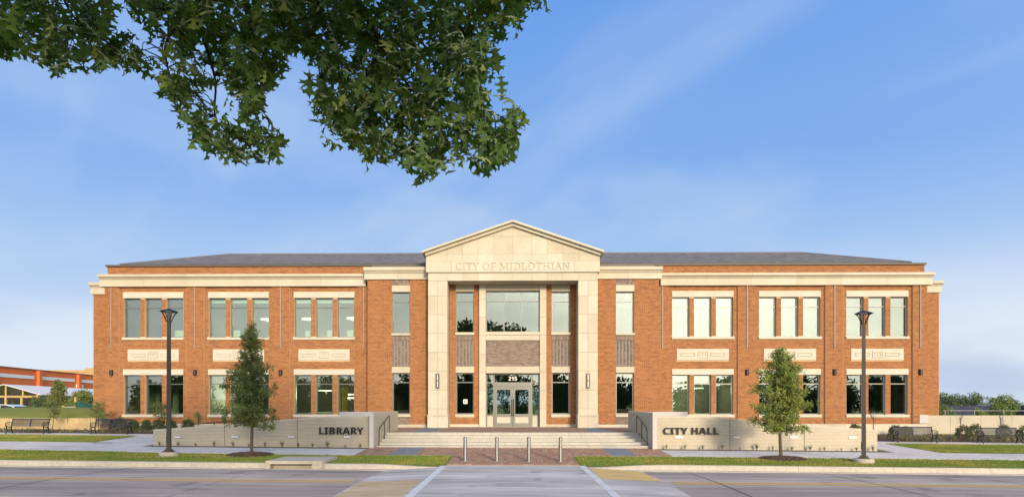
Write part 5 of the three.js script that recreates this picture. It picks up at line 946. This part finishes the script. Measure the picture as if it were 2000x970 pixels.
// ------------------------------------------------------------------ the big oak whose boughs hang into the picture
{
  const oak = thing('red_oak', 'large oak whose lobed leaves hang across the upper left sky', 'tree', [-5.2, 0, 38.5]);
  oak.position.set(0, 0, 0);
  const half = [[0.01, 0], [0.015, 0.12], [0.1, 0.16], [0.25, 0.13], [0.2, 0.21], [0.08, 0.27], [0.08, 0.36], [0.22, 0.43], [0.42, 0.42], [0.34, 0.48], [0.42, 0.56], [0.25, 0.55], [0.09, 0.59], [0.09, 0.69], [0.2, 0.75], [0.34, 0.74], [0.25, 0.81], [0.27, 0.89], [0.13, 0.87], [0.06, 0.92], [0, 1.06]];
  const outline = [...half.map(([x, y]) => new THREE.Vector2(x, y)), ...half.slice(0, -1).reverse().map(([x, y]) => new THREE.Vector2(-x, y))];
  const variants = [[0.175, 0.12, 0.2, 1], [0.16, -0.1, 0.35, 0.9], [0.195, 0.22, 0.12, 0.95], [0.15, 0.5, 0.5, 0.85], [0.185, -0.35, 0.6, 0.7]].map(([l, bend, fold, asp]) => { const g = new THREE.ShapeGeometry(new THREE.Shape(outline)), p = g.attributes.position; for (let i = 0; i < p.count; i++) { const x = p.getX(i), y = p.getY(i); p.setXYZ(i, x * l * asp, y * l, l * (fold * Math.abs(x) - bend * y * y + 0.06 * Math.sin(9 * y + 5 * x))); } g.computeVertexNormals(); return g; });
  // the space the hanging foliage fills, in metres on the upright plane 8 m before the eye
  const E = [
    [[-6.53,7.16],[-4.74,7.16],[-4.75,6.84],[-4.80,6.71],[-4.93,6.64],[-5.02,6.52],[-4.96,6.45],[-4.82,6.39],[-4.70,6.41],[-4.55,6.31],[-4.41,6.25],[-4.42,6.15],[-4.51,6.08],[-4.65,6.00],[-4.76,5.97],[-4.90,5.97],[-5.03,6.02],[-5.17,6.04],[-5.26,6.04],[-5.33,5.97],[-5.44,5.93],[-5.52,5.94],[-5.60,5.98],[-5.65,6.07],[-5.76,6.11],[-5.78,6.23],[-5.92,6.23],[-6.05,6.18],[-6.11,6.15],[-6.53,6.11]],
    [[-4.61,7.16],[-4.59,6.77],[-4.53,6.62],[-4.42,6.57],[-4.29,6.58],[-4.22,6.51],[-4.16,6.36],[-4.16,6.23],[-4.08,6.25],[-4.00,6.18],[-4.13,6.10],[-4.32,6.07],[-4.46,6.02],[-4.45,5.94],[-4.33,5.88],[-4.26,5.76],[-4.22,5.65],[-4.08,5.56],[-4.02,5.51],[-3.91,5.59],[-3.80,5.62],[-3.70,5.70],[-3.75,5.81],[-3.68,5.88],[-3.55,5.93],[-3.46,5.87],[-3.39,5.71],[-3.23,5.62],[-3.26,5.56],[-3.17,5.47],[-3.14,5.41],[-3.01,5.50],[-3.04,5.62],[-2.96,5.75],[-2.94,5.87],[-2.91,5.99],[-2.86,6.05],[-2.77,6.13],[-2.66,6.19],[-2.53,6.18],[-2.53,7.16]],
    [[-4.03,5.36],[-3.94,5.44],[-3.80,5.47],[-3.68,5.43],[-3.55,5.46],[-3.43,5.51],[-3.32,5.44],[-3.22,5.41],[-3.05,5.39],[-2.93,5.34],[-2.85,5.25],[-2.77,5.20],[-2.75,5.04],[-2.85,4.97],[-2.96,4.98],[-3.07,4.93],[-3.22,4.92],[-3.32,4.82],[-3.39,4.90],[-3.49,4.96],[-3.64,4.95],[-3.75,5.04],[-3.86,5.18],[-3.97,5.20]],
    [[-2.53,7.16],[-2.53,6.18],[-2.43,6.08],[-2.34,6.00],[-2.29,5.86],[-2.43,5.78],[-2.54,5.81],[-2.48,5.68],[-2.45,5.56],[-2.47,5.43],[-2.37,5.34],[-2.24,5.30],[-2.21,5.17],[-2.08,5.14],[-1.95,5.03],[-1.84,4.95],[-1.72,4.91],[-1.62,4.97],[-1.54,4.93],[-1.45,4.83],[-1.31,4.87],[-1.20,4.76],[-1.14,4.66],[-1.03,4.75],[-0.94,4.72],[-0.88,4.64],[-0.82,4.74],[-0.75,4.81],[-0.72,4.95],[-0.60,4.97],[-0.50,4.92],[-0.44,4.83],[-0.35,4.80],[-0.22,4.79],[-0.11,4.81],[-0.03,4.92],[0.09,5.03],[0.15,5.18],[0.16,5.31],[0.08,5.41],[-0.03,5.47],[-0.11,5.54],[-0.16,5.63],[-0.22,5.70],[-0.24,5.81],[-0.19,5.92],[-0.27,6.07],[-0.29,6.20],[-0.26,6.35],[-0.17,6.42],[-0.07,6.39],[-0.01,6.51],[0.09,6.48],[0.11,6.58],[0.19,6.66],[0.27,6.71],[0.37,6.73],[0.38,7.16]]];
  const inside = (poly, x, y) => { let c = false; for (let i = 0, j = poly.length - 1; i < poly.length; j = i++) { const [a, b] = poly[i], [p, q] = poly[j]; if (b > y !== q > y && x < (p - a) * (y - b) / (q - b) + a) c = !c; } return c; };
  const FAR = 6.4, Z0 = BACK - FAR, eye = V(0, EYE, BACK);
  const place = (x, y, dz) => { const k = (FAR - dz) / 8; return V(x * k, EYE + (y - EYE) * k, Z0 + dz); };   // dz > 0: nearer
  // limbs: from the trunk, over the head of the camera, then down into the sprays
  const hub = V(-4.6, 7.6, 35.2), trunkFoot = V(-5.4, -0.1, 38.6);
  mesh(oak, 'trunk', tube([trunkFoot, V(-5.3, 2, 38.5), V(-5.1, 4.5, 38), V(-4.9, 6.4, 36.8), hub], [0.36, 0.3, 0.26, 0.22, 0.18], 16, 12), MT.darkBark);
  const spine = [
    [[-5.9, 8.0, 0.4], [-5.6, 7.2, 0.1], [-5.3, 6.6, 0], [-4.8, 6.25, -0.1]], [[-4.2, 7.8, 0.6], [-3.85, 7.0, 0.3], [-3.75, 6.4, 0.1], [-3.6, 5.85, 0], [-3.58, 5.35, 0], [-3.2, 5.1, 0]],
    [[-3.0, 7.9, 0.5], [-2.35, 7.0, 0.2], [-2.4, 6.5, 0], [-2.3, 5.7, 0]], [[-2.2, 7.8, 0.6], [-1.9, 6.9, 0.3], [-1.6, 6.3, 0.1], [-1.15, 5.65, 0], [-0.8, 5.4, -0.1], [-0.2, 5.15, 0]],
    [[-1.2, 7.9, 0.5], [-0.9, 7.0, 0.2], [-0.6, 6.4, 0], [-0.35, 5.9, 0]], [[-2.5, 6.6, 0], [-3.0, 6.2, 0.1], [-3.05, 5.7, 0]], [[-1.6, 6.3, 0.1], [-1.8, 5.6, 0], [-1.5, 5.1, 0], [-1.0, 4.95, 0]], [[-3.8, 6.7, 0.2], [-4.2, 6.3, 0.1], [-4.15, 5.85, 0]], [[-0.9, 7.0, 0.2], [-0.2, 6.8, 0], [0.15, 6.75, 0]]];
  const nodes = [];
  spine.forEach((s, i) => {
    const pts = s.map(([x, y, dz]) => place(x, y, dz)); if (s[0][1] > 7.5) pts.unshift(hub.clone().lerp(pts[0], 0.02), hub.clone().lerp(pts[0], 0.5).add(V(0, 0.5, 0)));
    const c = new THREE.CatmullRomCurve3(pts), r0 = s[0][1] > 7.5 ? 0.07 : 0.02;
    mesh(oak, 'branch', tube(pts, [r0, r0 * 0.5, 0.012, 0.006], 28, 7), MT.darkBark);
    for (let k = 0; k <= 30; k++) { const p = c.getPoint(k / 30); if (p.z < Z0 + 1.5) nodes.push(p); }
  });
  // sprays of leaves
  seed(2024); const leaves = [], twigs = [];
  const spray = (p, n, poly) => {
    let best = null, bd = 1e9; for (const q of nodes) { const d = q.distanceToSquared(p) + (q.y < p.y - 0.1 ? 0.3 : 0); if (d < bd) { bd = d; best = q; } }
    if (best && bd > 0.01 && bd < 0.2) { const m = best.clone().lerp(p, 0.55).add(V(rr(-0.06, 0.06), 0.07, rr(-0.06, 0.06))); twigs.push(tube([best, m, p], [0.007, 0.003], 5, 4)); }
    const ax = p.clone().sub(best ?? p).normalize(), yaw0 = Math.atan2(ax.x, ax.z);
    for (let i = 0; i < n; i++) {
      const q = p.clone().add(V(rr(-1, 1) * 0.13, rr(-1, 1) * 0.11, rr(-1, 1) * 0.16)), v = Math.floor(rnd() * 5);
      const yaw = rr(0, 6.283), hang = rnd() < 0.75 ? rr(1.9, 3.0) : rr(0.8, 1.9), roll = rr(-0.7, 0.7);
      const quat = turn(0, yaw, 0).multiply(turn(hang, 0, 0)).multiply(turn(0, roll, 0)); const tip = V(0, 0.19, 0).applyQuaternion(quat).add(q);
      if (poly) { const k = 8 / (BACK - tip.z), tx = tip.x * k, ty = EYE + (tip.y - EYE) * k; if (ty < 7.1 && !poly.some((e) => inside(e, tx, ty) || inside(e, tx, ty + rr(0, 0.12)) || inside(e, tx - 0.06, ty))) continue; }
      leaves.push({ q, quat, v, s: rr(0.65, 1.4), c: rnd() < 0.14 ? [0.22, 0.31, 0.04] : [0.074, 0.16, 0.017] });
    }
  };
  for (const poly of E) {
    let x0 = 9, x1 = -9, y0 = 99, y1 = -9; for (const [a, b] of poly) { x0 = Math.min(x0, a); x1 = Math.max(x1, a); y0 = Math.min(y0, b); y1 = Math.max(y1, b); }
    for (let x = x0; x < x1; x += 0.165) for (let y = y0; y < y1; y += 0.16) { const px = x + rr(0, 0.19), py = y + rr(0, 0.18); if (!inside(poly, px, py)) continue; if (fbm(px * 1.6, py * 1.6, 7.7, 2) > 0.2 + (px > -2.5 ? 0.3 : 0) && py < 6.9) continue; spray(place(px, py, rr(-0.55, 0.55)), 9, E); }
  }
  // edges: single sprigs that follow the hanging outline
  for (const poly of E) for (let i = 0; i < poly.length; i++) { const [a, b] = poly[i], [c, d] = poly[(i + 1) % poly.length], l = Math.hypot(c - a, d - b); for (let k = 0; k < l; k += 0.1) { const x = lerp(a, c, k / l), y = lerp(b, d, k / l); if (y > 7.05) continue; const mx = x, my = y + 0.13; if (inside(poly, mx, my)) spray(place(mx, my, rr(-0.3, 0.3)), 2, E); } }
  const dist = (l) => l.q.distanceTo(eye); const seen = leaves.filter((l) => l.q.y < EYE + 0.6 * (BACK - l.q.z) && l.q.x > -0.76 * (BACK - l.q.z));
  seen.sort((a, b) => dist(a) - dist(b)); const near = new Set(seen.slice(0, 300));
  const lm = leafMat(WHITE, 0.5), lms = [leafMat([0.074, 0.16, 0.017], 0.5), leafMat([0.088, 0.175, 0.019], 0.5), leafMat([0.06, 0.14, 0.015], 0.5), leafMat([0.22, 0.31, 0.04], 0.5)];
  let li = 0; for (const l of near) { const m = mesh(oak, 'leaf', variants[l.v], l.c[0] > 0.15 ? lms[3] : lms[li++ % 3], [l.q.x, l.q.y, l.q.z]); m.quaternion.copy(l.quat); m.scale.setScalar(l.s); }
  for (let v = 0; v < 5; v++) { const ls = leaves.filter((l) => l.v === v && !near.has(l)); copies(oak, 'foliage', variants[v], lm, ls.map((l) => M4(l.q, l.quat, V(l.s, l.s, l.s))), ls.map((l) => green(l.c, 0.25))); }
  mesh(oak, 'twigs', merge(twigs), MT.darkBark).userData.kind = 'stuff';
  // the rest of the crown, over and behind the camera: it shades the boughs in view
  seed(88); const mats = [], cols = [];
  for (let i = 0; i < 420; i++) { const a = rr(0, 6.283), u = rr(-0.4, 1), r = Math.sqrt(1 - Math.max(0, u) ** 2), q = Math.cbrt(rr(0.15, 1)), p = V(-3.6 + Math.cos(a) * r * q * 6.2, 8.0 + u * q * 2.3, 35.0 + Math.sin(a) * r * q * 5.2); const k = (BACK - p.z); if (k > 0.3 && (p.y - EYE) / k < 0.66) continue; if (p.y < 6.4 || p.z < Z0 + 0.6) continue; mats.push(M4(p, turn(rr(0, 6), rr(0, 6), rr(0, 6)), V(1, 1, 1).multiplyScalar(rr(0.7, 1.2)))); cols.push(green([0.055, 0.105, 0.018])); }
  copies(oak, 'upper_crown', clumpBig, foliageMat, mats, cols);
  console.log('oak leaves', leaves.length, 'twigs', twigs.length);
}

scene.traverse((o) => { if (o.isMesh) { o.castShadow = true; o.receiveShadow = true; } });
renderer.render(scene, camera);
